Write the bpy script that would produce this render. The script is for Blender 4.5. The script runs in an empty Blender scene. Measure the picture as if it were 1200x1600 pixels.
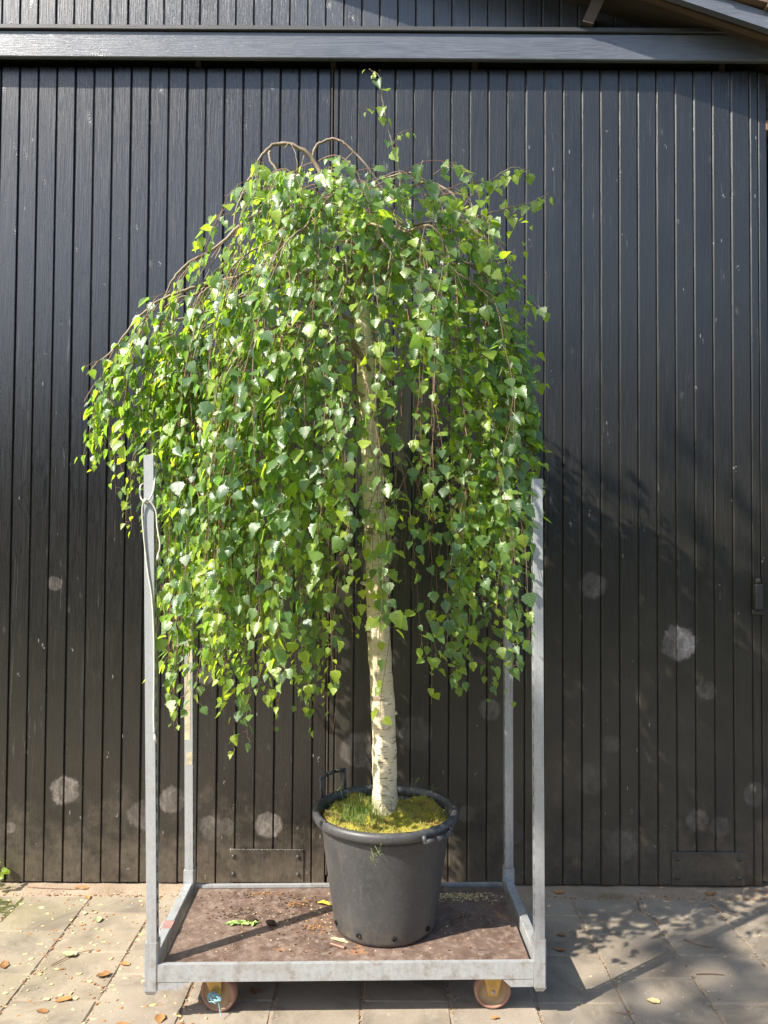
import bpy, bmesh, math, random
import numpy as np
from mathutils import Vector, Matrix, Quaternion
R = math.radians
random.seed(7); rng = np.random.default_rng(11)
S = bpy.context.scene
COL = S.collection

# ------------------------------------------------------------------ camera, sky, sun, exposure
cam_d = bpy.data.cameras.new('camera'); cam = bpy.data.objects.new('camera', cam_d); COL.objects.link(cam)
cam_d.sensor_fit = 'VERTICAL'; cam_d.sensor_height = 36.0; cam_d.sensor_width = 27.0
cam_d.lens = 27.05; cam_d.clip_start = 0.05; cam_d.clip_end = 400
cam.matrix_world = Matrix.Translation((0, 0, 1.635)) @ Matrix.Rotation(R(91.5), 4, 'X') @ Matrix.Rotation(R(0.35), 4, 'Z')
S.camera = cam

SUN_FROM = Vector((-1.5, -1.0, 1.75)).normalized()
SUN_EL = math.asin(SUN_FROM.z); SUN_ROT = math.atan2(SUN_FROM.x, SUN_FROM.y) % (2 * math.pi)
world = bpy.data.worlds.new('World'); S.world = world; world.use_nodes = True
wn = world.node_tree
sky = wn.nodes.new('ShaderNodeTexSky'); sky.sky_type = 'NISHITA'; sky.sun_disc = False
sky.sun_elevation = SUN_EL; sky.sun_rotation = SUN_ROT; sky.air_density = 1.0; sky.dust_density = 1.4; sky.ozone_density = 1.0
wn.links.new(sky.outputs[0], wn.nodes['Background'].inputs[0]); wn.nodes['Background'].inputs[1].default_value = 0.15
sun_d = bpy.data.lights.new('sun', 'SUN'); sun_d.energy = 4.9; sun_d.angle = R(0.53); sun_d.color = (1.0, 0.94, 0.84)
sun = bpy.data.objects.new('sun', sun_d); COL.objects.link(sun); sun.location = SUN_FROM * 20
sun.rotation_euler = SUN_FROM.to_track_quat('Z', 'Y').to_euler()
S.view_settings.view_transform = 'Standard'; S.view_settings.look = 'None'
S.view_settings.gamma = 1.0; S.view_settings.use_curve_mapping = False
S.view_settings.exposure = 1.08
S.cycles.max_bounces = 6; S.cycles.diffuse_bounces = 3; S.cycles.glossy_bounces = 2; S.cycles.transmission_bounces = 4; S.cycles.transparent_max_bounces = 4

# ------------------------------------------------------------------ helpers
class NT:
    """tiny node-tree builder"""
    def __init__(s, name):
        s.m = bpy.data.materials.new(name); s.m.use_nodes = True; s.t = s.m.node_tree
        s.t.nodes.clear(); s.out = s.t.nodes.new('ShaderNodeOutputMaterial')
    def n(s, typ, ins=None, **kw):
        nd = s.t.nodes.new('ShaderNode' + typ)
        for k, v in kw.items(): setattr(nd, k, v)
        for k, v in (ins or {}).items(): s.set(nd.inputs[k], v)
        return nd
    def set(s, sock, v):
        if hasattr(v, 'is_output') or isinstance(v, bpy.types.NodeSocket): s.t.links.new(v, sock)
        else:
            if sock.type == 'RGBA' and len(v) == 3: v = (*v, 1)
            sock.default_value = v
    def math(s, op, a, b=0.0, c=None, clamp=False):
        nd = s.t.nodes.new('ShaderNodeMath'); nd.operation = op; nd.use_clamp = clamp
        s.set(nd.inputs[0], a); s.set(nd.inputs[1], b)
        if c is not None: s.set(nd.inputs[2], c)
        return nd.outputs[0]
    def mapr(s, v, a, b, c=0.0, d=1.0, smooth=False):
        nd = s.t.nodes.new('ShaderNodeMapRange'); nd.interpolation_type = 'SMOOTHSTEP' if smooth else 'LINEAR'
        for i, q in enumerate((v, a, b, c, d)): s.set(nd.inputs[i], q)
        return nd.outputs[0]
    def mix(s, f, a, b, mode='MIX'):
        nd = s.t.nodes.new('ShaderNodeMix'); nd.data_type = 'RGBA'; nd.blend_type = mode
        s.set(nd.inputs[0], f); s.set(nd.inputs[6], a); s.set(nd.inputs[7], b); return nd.outputs[2]
    def vmath(s, op, a, b=(0, 0, 0)):
        nd = s.t.nodes.new('ShaderNodeVectorMath'); nd.operation = op
        s.set(nd.inputs[0], a); s.set(nd.inputs[1], b); return nd.outputs[0]
    def noise(s, vec, scale=5, detail=4, rough=.55, dist=0.0):
        return s.n('TexNoise', {'Vector': vec, 'Scale': scale, 'Detail': detail, 'Roughness': rough, 'Distortion': dist}).outputs['Fac']
    def ramp(s, f, stops):
        nd = s.n('ValToRGB', {'Fac': f}); el = nd.color_ramp.elements
        while len(el) < len(stops): el.new(.5)
        for e, (p, c) in zip(el, stops): e.position = p; e.color = (*c, 1) if len(c) == 3 else c
        return nd.outputs[0]
    def bump(s, h, strength=.3, dist=.01, normal=None):
        d = {'Height': h, 'Strength': strength, 'Distance': dist}
        if normal is not None: d['Normal'] = normal
        return s.n('Bump', d).outputs[0]
    def pos(s): return s.n('NewGeometry').outputs['Position']
    def obj(s): return s.n('TexCoord').outputs['Object']
    def rnd(s): return s.n('ObjectInfo').outputs['Random']
    def finish(s, col, rough=.6, metal=0.0, normal=None, spec=.5, **kw):
        d = {'Base Color': col, 'Roughness': rough, 'Metallic': metal, 'Specular IOR Level': spec}
        if normal is not None: d['Normal'] = normal
        d.update(kw)
        p = s.n('BsdfPrincipled', d); s.t.links.new(p.outputs[0], s.out.inputs[0]); s.p = p
        return s.m

class MB:
    """collects shapes into one mesh"""
    def __init__(s): s.v = []; s.f = []; s.smooth = []
    def add(s, v, f, smooth=False):
        o = len(s.v); s.v += [tuple(p) for p in v]; s.f += [tuple(i + o for i in q) for q in f]; s.smooth += [smooth] * len(f); return s
    def box(s, x0, x1, y0, y1, z0, z1):
        v = [(x, y, z) for z in (z0, z1) for y in (y0, y1) for x in (x0, x1)]
        return s.add(v, [(0, 2, 3, 1), (4, 5, 7, 6), (0, 1, 5, 4), (2, 6, 7, 3), (0, 4, 6, 2), (1, 3, 7, 5)])
    def bbox(s, x0, x1, y0, y1, z0, z1, b):
        bm = bmesh.new(); bmesh.ops.create_cube(bm, size=1)
        bmesh.ops.scale(bm, vec=(x1 - x0, y1 - y0, z1 - z0), verts=bm.verts)
        bmesh.ops.translate(bm, vec=((x0 + x1) / 2, (y0 + y1) / 2, (z0 + z1) / 2), verts=bm.verts)
        bmesh.ops.bevel(bm, geom=bm.edges[:], offset=b, segments=1, affect='EDGES', profile=.5)
        return s.bm(bm)
    def bm(s, bm, smooth=False):
        bm.verts.index_update()
        s.add([v.co[:] for v in bm.verts], [[v.index for v in f.verts] for f in bm.faces], smooth); bm.free(); return s
    def prism(s, poly, axis, a, b):
        """poly: list of 2D points; extruded along axis between a and b"""
        def P(p, t):
            return {'x': (t, p[0], p[1]), 'y': (p[0], t, p[1]), 'z': (p[0], p[1], t)}[axis]
        n = len(poly)
        v = [P(p, a) for p in poly] + [P(p, b) for p in poly]
        f = [(i, (i + 1) % n, n + (i + 1) % n, n + i) for i in range(n)] + [tuple(range(n))[::-1], tuple(range(n, 2 * n))]
        return s.add(v, f)
    def lathe(s, prof, n=48, axis='z', c=(0, 0, 0), smooth=True, closed=False):
        v = []; f = []
        for r, h in prof:
            for i in range(n):
                a = 2 * math.pi * i / n; x, y = r * math.cos(a), r * math.sin(a)
                p = {'z': (x, y, h), 'y': (x, h, y), 'x': (h, x, y)}[axis]
                v.append((p[0] + c[0], p[1] + c[1], p[2] + c[2]))
        m = len(prof)
        for j in range(m if closed else m - 1):
            for i in range(n):
                a, b = j * n, ((j + 1) % m) * n
                f.append((a + i, a + (i + 1) % n, b + (i + 1) % n, b + i))
        return s.add(v, f, smooth)
    def tube(s, pts, rad, n=8, smooth=True, cap=True, wob=0.0):
        pts = [Vector(p) for p in pts]; m = len(pts)
        if not hasattr(rad, '__len__'): rad = [rad] * m
        t0 = (pts[1] - pts[0]).normalized(); u = t0.orthogonal().normalized(); v = []; f = []
        for k, p in enumerate(pts):
            t = (pts[min(k + 1, m - 1)] - pts[max(k - 1, 0)]).normalized()
            u = (u - t * u.dot(t)); u = u.normalized() if u.length > 1e-6 else t.orthogonal().normalized()
            w = t.cross(u)
            for i in range(n):
                a = 2 * math.pi * i / n; r = rad[k] * (1 + (random.uniform(-wob, wob) if wob else 0))
                v.append(p + (u * math.cos(a) + w * math.sin(a)) * r)
        for k in range(m - 1):
            for i in range(n): f.append((k * n + i, k * n + (i + 1) % n, (k + 1) * n + (i + 1) % n, (k + 1) * n + i))
        if cap: f += [tuple(range(n))[::-1], tuple(range((m - 1) * n, m * n))]
        return s.add(v, f, smooth)
    def mesh(s, name):
        me = bpy.data.meshes.new(name); me.from_pydata(s.v, [], s.f); me.update()
        me.polygons.foreach_set('use_smooth', s.smooth)
        bm = bmesh.new(); bm.from_mesh(me); bmesh.ops.recalc_face_normals(bm, faces=bm.faces); bm.to_mesh(me); bm.free()
        return me
    def build(s, name, mat, parent=None, loc=(0, 0, 0), rot=(0, 0, 0)):
        return put(name, s.mesh(name), mat, parent, loc, rot)

def put(name, me, mat=None, parent=None, loc=(0, 0, 0), rot=(0, 0, 0), scale=None):
    o = bpy.data.objects.new(name, me); COL.objects.link(o)
    if mat is not None and me is not None and not me.materials: me.materials.append(mat)
    o.parent = parent; o.location = loc; o.rotation_euler = rot
    if scale: o.scale = scale
    return o
def empty(name, loc, rz=0):
    o = put(name, None, loc=loc, rot=(0, 0, rz)); o.empty_display_size = .1; return o
def tag(o, label=None, cat=None, group=None, kind=None):
    if label: o['label'] = label
    if cat: o['category'] = cat
    if group: o['group'] = group
    if kind: o['kind'] = kind
    return o
def catmull(pts, step=6):
    P = [Vector(p) for p in pts]; P = [P[0] * 2 - P[1]] + P + [P[-1] * 2 - P[-2]]; out = []
    for i in range(1, len(P) - 2):
        a, b, c, d = P[i - 1:i + 3]
        for k in range(step):
            t = k / step
            out.append(.5 * (2 * b + (c - a) * t + (2 * a - 5 * b + 4 * c - d) * t * t + (3 * b - a - 3 * c + d) * t ** 3))
    return out + [P[-2]]

# ------------------------------------------------------------------ materials
BALL_MARKS = [(1.379, 1.127, 0.087, 0.95), (1.506, 0.909, 0.048, 0.45), (0.976, 1.393, 0.066, 0.3), (-1.473, 0.43, 0.069, 0.6), (-1.722, 0.256, 0.027, 0.5), (-1.534, 1.386, 0.036, 0.35), (-1.109, 0.318, 0.072, 0.35), (-0.976, 0.389, 0.066, 0.3), (-0.524, 0.277, 0.066, 0.4), (-0.791, 0.261, 0.06, 0.25), (-0.717, 0.268, 0.042, 0.3), (0.155, 0.699, 0.084, 0.22), (-0.118, 0.624, 0.084, 0.6), (0.497, 0.814, 0.054, 0.35), (1.062, 0.655, 0.045, 0.2), (0.973, 0.498, 0.078, 0.15), (1.729, 0.429, 0.06, 0.3), (1.461, 0.31, 0.054, 0.25), (1.565, 0.281, 0.048, 0.25), (1.106, 0.191, 0.075, 0.2), (0.602, 0.246, 0.06, 0.15), (0.394, 0.333, 0.042, 0.2), (-0.829, 0.96, 0.045, 0.25)]
def black_planks(name, base, fade, marks=True, fade2=(.10, .093, .085), rough=(.26, .40), axis='z', dusty=.3, spec=.85):
    t = NT(name); P = t.pos(); rnd = t.rnd()
    off = t.n('CombineXYZ', {'X': t.math('MULTIPLY', rnd, 37.0), 'Y': t.math('MULTIPLY', rnd, 91.0), 'Z': t.math('MULTIPLY', rnd, 53.0)}).outputs[0]
    V = t.vmath('ADD', P, off)
    st = (1, 1, .035) if axis == 'z' else (.035, 1, 1)
    G = t.vmath('MULTIPLY', V, st)
    warp = t.noise(V, 3.0, 2)
    G = t.vmath('ADD', G, t.n('CombineXYZ', {'X': t.math('MULTIPLY', warp, .03), 'Z': t.math('MULTIPLY', warp, .03)}).outputs[0])
    grain = t.noise(G, 190, 5, .65)
    fine = t.noise(t.vmath('MULTIPLY', V, (1, 1, .012) if axis == 'z' else (.012, 1, 1)), 420, 3, .7)
    cloud = t.noise(V, 2.4, 5, .6)
    # knots: sparse cells, each a small ring
    kn = t.n('TexVoronoi', {'Vector': t.vmath('MULTIPLY', V, (1, 0, .42) if axis == 'z' else (.42, 0, 1)), 'Scale': 9.0, 'Randomness': 1.0})
    kd = kn.outputs['Distance']
    knot = t.math('MULTIPLY', t.mapr(kd, .03, .10, 1, 0, True), t.mapr(t.noise(V, 150, 3), .3, .6))
    ring = t.math('MULTIPLY', t.math('SINE', t.math('MULTIPLY', kd, 150.0)), t.mapr(kd, .05, .26, 1, 0, True))
    flake = t.mapr(t.noise(G, 75, 5, .7), .62, .70, 0, 1)
    chip = t.math('MULTIPLY', flake, t.mapr(cloud, .45, .68, .1, 1))
    c = t.mix(t.mapr(grain, .35, .68), [b * .5 for b in base], [b * 1.5 for b in base])
    c = t.mix(t.mapr(cloud, .35, .7, 0, .75), c, fade)
    c = t.mix(t.math('MULTIPLY', rnd, .75), c, fade)
    c = t.mix(t.math('MULTIPLY', t.mapr(t.noise(G, 130, 4, .7), .58, .70), t.mapr(cloud, .38, .62, 0, .5)), c, fade2)
    c = t.mix(t.math('MULTIPLY', chip, .5), c, (.24, .225, .21))
    c = t.mix(t.math('MULTIPLY', knot, .5), c, (.075, .07, .066))
    xyz = t.n('SeparateXYZ', {'Vector': P}); X, Z = xyz.outputs[0], xyz.outputs[2]
    if marks:
        # splashed dirt along the foot of the boards
        dn = t.noise(P, 9, 6, .65)
        dirt = t.math('MULTIPLY', t.mapr(t.math('ADD', Z, t.mapr(dn, .3, .7, -.22, .22)), 0, .42, 1, 0, True), t.mapr(t.noise(P, 46, 5, .7), .3, .62, .3, 1))
        c = t.mix(t.math('MULTIPLY', dirt, .62), c, (.14, .112, .082))
        dust = t.math('MULTIPLY', t.mapr(Z, .3, 2.3, 1, 0, True), t.mapr(t.noise(P, 4, 5, .65), .3, .7, .3, 1))
        c = t.mix(t.math('MULTIPLY', dust, dusty), c, (.115, .097, .072))
        # chalky ball prints
        w1 = t.noise(P, 34, 4, .65); tot = None
        for (cx, cz, r, a) in BALL_MARKS:
            dx = t.math('SUBTRACT', X, cx); dz = t.math('SUBTRACT', Z, cz)
            d = t.math('SQRT', t.math('ADD', t.math('MULTIPLY', dx, dx), t.math('MULTIPLY', dz, dz)))
            d = t.math('ADD', d, t.math('MULTIPLY', t.math('SUBTRACT', w1, .5), r * .75))
            k = t.mapr(d, r * .80, r * 1.03, a, 0, True)
            tot = k if tot is None else t.math('MAXIMUM', tot, k)
        vo = t.n('TexVoronoi', {'Vector': P, 'Scale': 21.0}, feature='DISTANCE_TO_EDGE').outputs['Distance']
        seams = t.mapr(vo, .02, .10, 1.0, .7)
        pat = t.math('MULTIPLY', seams, t.math('MULTIPLY', t.mapr(t.noise(t.vmath('MULTIPLY', P, (1, 1, .6)), 26, 6, .8), .3, .66, .05, 1), t.mapr(t.noise(P, 7, 3), .36, .56, .6, 1.25)))
        c = t.mix(t.math('MULTIPLY', t.math('MULTIPLY', tot, t.mapr(rnd, 0, 1, .55, 1.1)), pat, clamp=True), c, (.52, .46, .41))
        # fine pale scratches and spatter
        sp = t.n('TexVoronoi', {'Vector': t.vmath('ADD', t.vmath('MULTIPLY', P, (1, 0, .55)), t.n('CombineXYZ', {'X': t.math('MULTIPLY', t.noise(P, 60, 3), .05), 'Z': t.math('MULTIPLY', t.noise(P, 45, 3), .05)}).outputs[0]), 'Scale': 15.0}).outputs['Distance']
        c = t.mix(t.mapr(sp, .035, .06, .5, 0), c, (.45, .43, .41))
        tick = t.n('TexVoronoi', {'Vector': t.vmath('MULTIPLY', P, (1, 0, .25)), 'Scale': 17.0}).outputs['Distance']
        c = t.mix(t.mapr(tick, .03, .05, .5, 0), c, (.4, .38, .36))
    h = t.math('ADD', t.math('MULTIPLY', grain, .7), t.math('MULTIPLY', fine, .35))
    h = t.math('ADD', h, t.math('MULTIPLY', ring, .14)); h = t.math('SUBTRACT', h, t.math('MULTIPLY', knot, .5))
    nb = t.bump(h, .6, .0026)
    return t.finish(c, t.mapr(grain, .3, .75, rough[0], rough[1]), 0, nb, spec)
M = {}
M['door_a'] = black_planks('black_stain_older', (.0055, .0052, .0052), (.0105, .0098, .0094), True, (.055, .051, .048), (.22, .36), dusty=.10, spec=.9)
M['door_b'] = black_planks('black_stain_faded', (.0080, .0076, .0068), (.0165, .0155, .0135), True, (.075, .07, .063), (.27, .42), dusty=.42, spec=.75)
M['gable'] = black_planks('black_stain_gable', (.034, .037, .044), (.06, .064, .073), False)
M['beam'] = black_planks('black_stain_beam', (.085, .092, .107), (.145, .153, .170), False, (.14, .14, .145), (.30, .42), 'x')
M['dark'] = black_planks('black_stain_dark', (.016, .016, .017), (.025, .024, .024), False, (.03, .03, .03), (.5, .7), 'x')

def simple(name, c1, c2, scale=8, rough=.7, bump=.2, bscale=60, metal=0.0, dist=.003, spec=.5, rvar=0.0, stretch=None):
    t = NT(name); V = t.obj()
    if stretch: V = t.vmath('MULTIPLY', V, stretch)
    V = t.vmath('ADD', V, t.n('CombineXYZ', {'X': t.math('MULTIPLY', t.rnd(), 31.0), 'Y': t.math('MULTIPLY', t.rnd(), 17.0)}).outputs[0])
    n = t.noise(V, scale, 5, .6); b = t.noise(V, bscale, 4, .6)
    c = t.mix(t.mapr(n, .3, .7), c1, c2)
    if rvar: c = t.mix(t.math('MULTIPLY', t.rnd(), rvar), c, (0.02, 0.015, 0.01))
    return t.finish(c, rough, metal, t.bump(b, bump, dist), spec)
M['rawwood'] = simple('raw_timber', (.16, .09, .045), (.30, .17, .08), 6, .8, .4, 80, stretch=(.1, 1, 1))
M['midwood'] = simple('weathered_timber', (.07, .045, .027), (.14, .09, .05), 6, .85, .4, 80, stretch=(.1, 1, 1))
M['oldwood'] = simple('old_timber', (.045, .032, .024), (.085, .06, .042), 6, .85, .4, 80, stretch=(.1, 1, 1))
M['iron'] = simple('painted_iron', (.03, .028, .026), (.06, .055, .05), 14, .45, .3, 90)
M['rooftile'] = simple('roof_tile', (.12, .075, .05), (.2, .13, .09), 9, .85, .4, 60)
M['groundmat'] = simple('sandy_ground', (.24, .175, .115), (.36, .28, .20), 7, .95, .6, 120, dist=.004)

M['yard'] = simple('yard_turf', (.05, .06, .025), (.11, .10, .05), 3, .95, .6, 60)
def galvanised():
    t = NT('galvanised_steel'); V = t.obj()
    sp = t.n('TexVoronoi', {'Vector': V, 'Scale': 130.0}).outputs['Color']
    spv = t.n('SeparateColor', {'Color': sp}).outputs[0]
    st = t.noise(t.vmath('MULTIPLY', V, (1, 1, .12)), 38, 5, .65); cl = t.noise(V, 7, 4)
    c = t.mix(spv, (.43, .445, .45), (.49, .505, .51))
    c = t.mix(t.mapr(st, .45, .75, 0, .55), c, (.27, .275, .27))
    c = t.mix(t.mapr(cl, .5, .75, 0, .45), c, (.36, .34, .29))
    Z = t.n('SeparateXYZ', {'Vector': t.pos()}).outputs[2]
    c = t.mix(t.math('MULTIPLY', t.mapr(Z, .1, .5, .6, 0), t.mapr(t.noise(V, 24, 5, .7), .5, .66)), c, (.22, .16, .10))
    return t.finish(c, t.mapr(st, .3, .7, .42, .62), .45, t.bump(st, .12, .002), .5)
M['galv'] = galvanised()

def phenolic():
    t = NT('phenolic_plywood'); V = t.obj()
    n1 = t.noise(V, 5, 6, .65); n2 = t.noise(V, 38, 5, .7); n3 = t.noise(V, 130, 3, .6)
    c = t.mix(t.mapr(n1, .34, .66), (.095, .060, .045), (.19, .130, .10))
    c = t.mix(t.mapr(n2, .48, .66, 0, .75), c, (.27, .205, .165))
    c = t.mix(t.mapr(t.noise(V, 16, 6, .75, .5), .56, .66, 0, .7), c, (.07, .042, .033))
    c = t.mix(t.math('MULTIPLY', t.mapr(t.noise(V, 11, 5, .7), .54, .64), t.mapr(n3, .4, .6)), c, (.075, .040, .022))
    c = t.mix(t.math('MULTIPLY', t.mapr(t.noise(V, 8.5, 5, .7, .4), .60, .67), .6), c, (.42, .20, .09))
    return t.finish(c, t.mapr(n2, .3, .7, .38, .68), 0, t.bump(t.math('ADD', n2, n3), .25, .002), .5)
M['deck'] = phenolic()

def paver():
    t = NT('concrete_paving'); P = t.pos(); r = t.rnd()
    X = t.n('SeparateXYZ', {'Vector': P}).outputs[0]
    V = t.vmath('ADD', P, t.n('CombineXYZ', {'X': t.math('MULTIPLY', r, 9.0), 'Y': t.math('MULTIPLY', r, 5.0)}).outputs[0])
    n1 = t.noise(V, 6, 6, .62); n2 = t.noise(V, 260, 3, .7); n3 = t.noise(P, 2.2, 4, .6)
    c = t.mix(t.mapr(n1, .3, .7), (.225, .182, .130), (.345, .285, .210))
    c = t.mix(t.math('MULTIPLY', r, .45), c, (.27, .235, .19))
    c = t.mix(t.mapr(n2, .52, .75, 0, .55), c, (.47, .435, .38)); c = t.mix(t.mapr(n2, .25, .42, .5, 0), c, (.15, .13, .11))
    algae = t.math('MULTIPLY', t.mapr(X, -2.0, -.75, 1, 0, True), t.mapr(n3, .38, .6))
    c = t.mix(t.math('MULTIPLY', algae, .62), c, (.235, .215, .085))
    stain = t.mapr(t.noise(V, 3.1, 6, .7, .6), .48, .64, 0, .75); c = t.mix(stain, c, (.15, .125, .095))
    pale = t.mapr(t.noise(V, 13, 4, .7, .3), .64, .7, 0, .45); c = t.mix(pale, c, (.5, .47, .42))
    return t.finish(c, t.mapr(n1, .3, .7, .7, .92), 0, t.bump(t.math('ADD', n2, t.math('MULTIPLY', n1, .6)), .35, .0022), .35)
M['paver'] = paver()

def bark():
    t = NT('birch_bark'); V = t.obj()
    H = t.vmath('MULTIPLY', V, (1, 1, 2.2)); Z = t.n('SeparateXYZ', {'Vector': V}).outputs[2]
    n1 = t.noise(V, 9, 5, .65); n2 = t.noise(H, 55, 5, .7); n3 = t.noise(t.vmath('MULTIPLY', V, (1, 1, 5.5)), 26, 4, .6)
    c = t.mix(t.mapr(n1, .32, .68), (.86, .75, .55), (.70, .56, .34))
    c = t.mix(t.mapr(n2, .5, .72, 0, .7), c, (.46, .37, .23))
    c = t.mix(t.mapr(t.noise(V, 3.5, 3), .5, .68, 0, .5), c, (.40, .40, .24))
    c = t.mix(t.mapr(n3, .60, .66, 0, .95), c, (.075, .05, .03))
    c = t.mix(t.mapr(t.noise(t.vmath('MULTIPLY', V, (1, 1, 3.0)), 11, 3, .5), .62, .69, 0, .85), c, (.14, .10, .06))
    c = t.mix(t.math('MULTIPLY', t.mapr(Z, .02, .22, 1, 0, True), t.mapr(n2, .35, .6)), c, (.23, .19, .12))
    return t.finish(c, .62, 0, t.bump(t.math('SUBTRACT', t.math('ADD', n2, n1), t.mapr(n3, .62, .70, 0, .8)), .5, .006), .4)
M['bark'] = bark()
M['branch'] = simple('branch_bark', (.17, .12, .075), (.33, .25, .165), 14, .6, .3, 70)
M['twig'] = simple('twig_bark', (.14, .065, .042), (.27, .155, .095), 12, .5, .1, 70)

def leafmat(name, dark, mid, light, trans=.42, gloss=.34):
    t = NT(name)
    tint = t.n('Attribute', attribute_name='tint').outputs['Fac']
    uv = t.n('UVMap', uv_map='UVMap').outputs[0]; sx = t.n('SeparateXYZ', {'Vector': uv}); u, v = sx.outputs[0], sx.outputs[1]
    au = t.math('ABSOLUTE', u)
    vein = t.math('ABSOLUTE', t.math('SUBTRACT', t.math('FRACT', t.math('MULTIPLY', t.math('SUBTRACT', v, t.math('MULTIPLY', au, .75)), 6.5)), .5))
    vl = t.math('MAXIMUM', t.mapr(vein, 0, .11, 1, 0), t.mapr(au, 0, .03, 1, 0))
    c = t.ramp(tint, [(0, dark), (.5, mid), (1, light)])
    n = t.noise(t.pos(), 70, 3); c = t.mix(t.mapr(n, .3, .7, 0, .3), c, [x * .6 for x in mid])
    c = t.mix(t.math('MULTIPLY', vl, .28), c, light)
    back = t.n('NewGeometry').outputs['Backfacing']
    c2 = t.mix(t.math('MULTIPLY', back, .5), c, (.16, .24, .10))
    nb = t.bump(t.math('ADD', t.math('MULTIPLY', vein, .8), t.math('MULTIPLY', n, .5)), .35, .0025)
    p = t.n('BsdfPrincipled', {'Base Color': c2, 'Roughness': t.math('ADD', t.math('MULTIPLY', back, .2), gloss), 'Specular IOR Level': 1.0, 'Normal': nb})
    tc = t.mix(.55, c, t.mix(1.0, c, (1.9, 1.85, .6), 'MULTIPLY'))
    tr = t.n('BsdfTranslucent', {'Color': t.mix(1.0, tc, (2.0, 2.0, 1.3), 'MULTIPLY'), 'Normal': nb})
    mx = t.n('MixShader', {0: trans, 1: p.outputs[0], 2: tr.outputs[0]})
    t.t.links.new(mx.outputs[0], t.out.inputs[0]); return t.m
M['leaf'] = leafmat('birch_leaf', (.060, .125, .078), (.125, .225, .058), (.34, .44, .040), .5, .37)
M['grass'] = leafmat('grass_blade', (.06, .12, .02), (.10, .20, .025), (.22, .28, .06), .3, .5)

def plain(name, col, rough=.5, metal=0.0, spec=.5, noise=.15):
    t = NT(name); n = t.noise(t.obj(), 30, 4)
    return t.finish(t.mix(t.mapr(n, .3, .7), [c * (1 - noise) for c in col], [min(1, c * (1 + noise)) for c in col]), rough, metal, t.bump(n, .1, .002), spec)
def potmat():
    t = NT('black_plastic_pot'); V = t.obj(); n = t.noise(V, 5, 5, .6); f = t.noise(V, 90, 4, .7)
    Z = t.n('SeparateXYZ', {'Vector': V}).outputs[2]
    sp = t.n('TexVoronoi', {'Vector': V, 'Scale': 62.0}).outputs['Distance']
    c = t.mix(t.mapr(n, .3, .7), (.036, .036, .038), (.065, .064, .064))
    c = t.mix(t.mapr(f, .52, .75, 0, .5), c, (.14, .13, .115))
    c = t.mix(t.mapr(t.noise(t.vmath('MULTIPLY', V, (1, 1, .15)), 22, 5, .7), .55, .72, 0, .45), c, (.13, .118, .10))
    c = t.mix(t.math('MULTIPLY', t.mapr(Z, 0, .16, 1, 0, True), t.mapr(t.noise(V, 16, 5, .7), .4, .7, 0, .6)), c, (.15, .125, .09))
    c = t.mix(t.math('MULTIPLY', t.mapr(sp, .05, .09, .6, 0), t.mapr(n, .5, .62)), c, (.4, .38, .34))
    return t.finish(c, t.mapr(f, .3, .7, .38, .54), 0, t.bump(f, .12, .001), .5)
M['pot'] = potmat()
M['moss'] = None
def mossmat():
    t = NT('moss'); V = t.obj(); n = t.noise(V, 13, 5, .65); f = t.noise(V, 110, 3, .7)
    c = t.ramp(n, [(.28, (.09, .06, .025)), (.42, (.22, .16, .035)), (.56, (.25, .24, .03)), (.72, (.40, .26, .085))])
    c = t.mix(t.mapr(f, .5, .75, 0, .5), c, (.36, .30, .08))
    return t.finish(c, .9, 0, t.bump(f, .8, .006), .2)
M['moss'] = mossmat()
M['soil'] = simple('potting_soil', (.035, .02, .012), (.085, .05, .03), 20, .95, .8, 90)
M['tyre'] = plain('caster_tyre', (.33, .18, .125), .65); M['rim'] = plain('caster_rim', (.37, .25, .13), .55)
M['zinc'] = plain('yellow_zinc', (.55, .36, .12), .38, .55, noise=.25)
M['steel'] = plain('bolt_steel', (.45, .44, .42), .4, .8)
M['rope'] = plain('cotton_rope', (.62, .58, .50), .9)
M['twine'] = plain('blue_twine', (.25, .48, .55), .6)
M['tape'] = plain('tape_residue', (.50, .43, .29), .8, noise=.3)
M['sticker'] = plain('worn_sticker', (.30, .17, .15), .7, noise=.5)
M['yellowleaf'] = plain('yellow_leaf', (.62, .42, .05), .6)
M['dryleaf'] = simple('dry_leaf', (.36, .15, .045), (.58, .29, .09), 30, .75, .4, 80, rvar=.55)
M['chaff'] = simple('pale_chaff', (.50, .36, .14), (.66, .54, .30), 30, .8, .2, 80)
M['paleleaf'] = plain('withered_leaf', (.34, .37, .18), .75, noise=.3)
M['void'] = plain('black_hole', (.004, .004, .004), .9)
M['stonechip'] = simple('stone_chips', (.22, .17, .12), (.42, .36, .28), 40, .9, .3, 90)

# ------------------------------------------------------------------ ground and paving
g = MB(); g.add([(-60, -60, -.03), (60, -60, -.03), (60, 60, -.03), (-60, 60, -.03)], [(0, 1, 2, 3)])
tag(g.build('ground', M['yard']), kind='structure')
WALL = 3.60; EDGE = 3.485
bed = MB(); N = 60
bv = []; bf = []
xs = np.linspace(-3.3, 3.3, 200); ys = np.linspace(.3, 3.70, 90)
zz = -.0042 + .0018 * np.sin(xs[:, None] * 23.1 + 4 * np.sin(ys[None] * 9)) * np.sin(ys[None] * 31) + rng.normal(0, .0008, (200, 90))
bv = [(xs[i], ys[j], zz[i, j] + (.006 if ys[j] > EDGE + .01 else 0)) for i in range(200) for j in range(90)]
bf = [(i * 90 + j, (i + 1) * 90 + j, (i + 1) * 90 + j + 1, i * 90 + j + 1) for i in range(199) for j in range(89)]
bed.add(bv, bf, True)
pav = bed.build('pavement', M['groundmat']); tag(pav, kind='structure')
slabs = []
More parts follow.
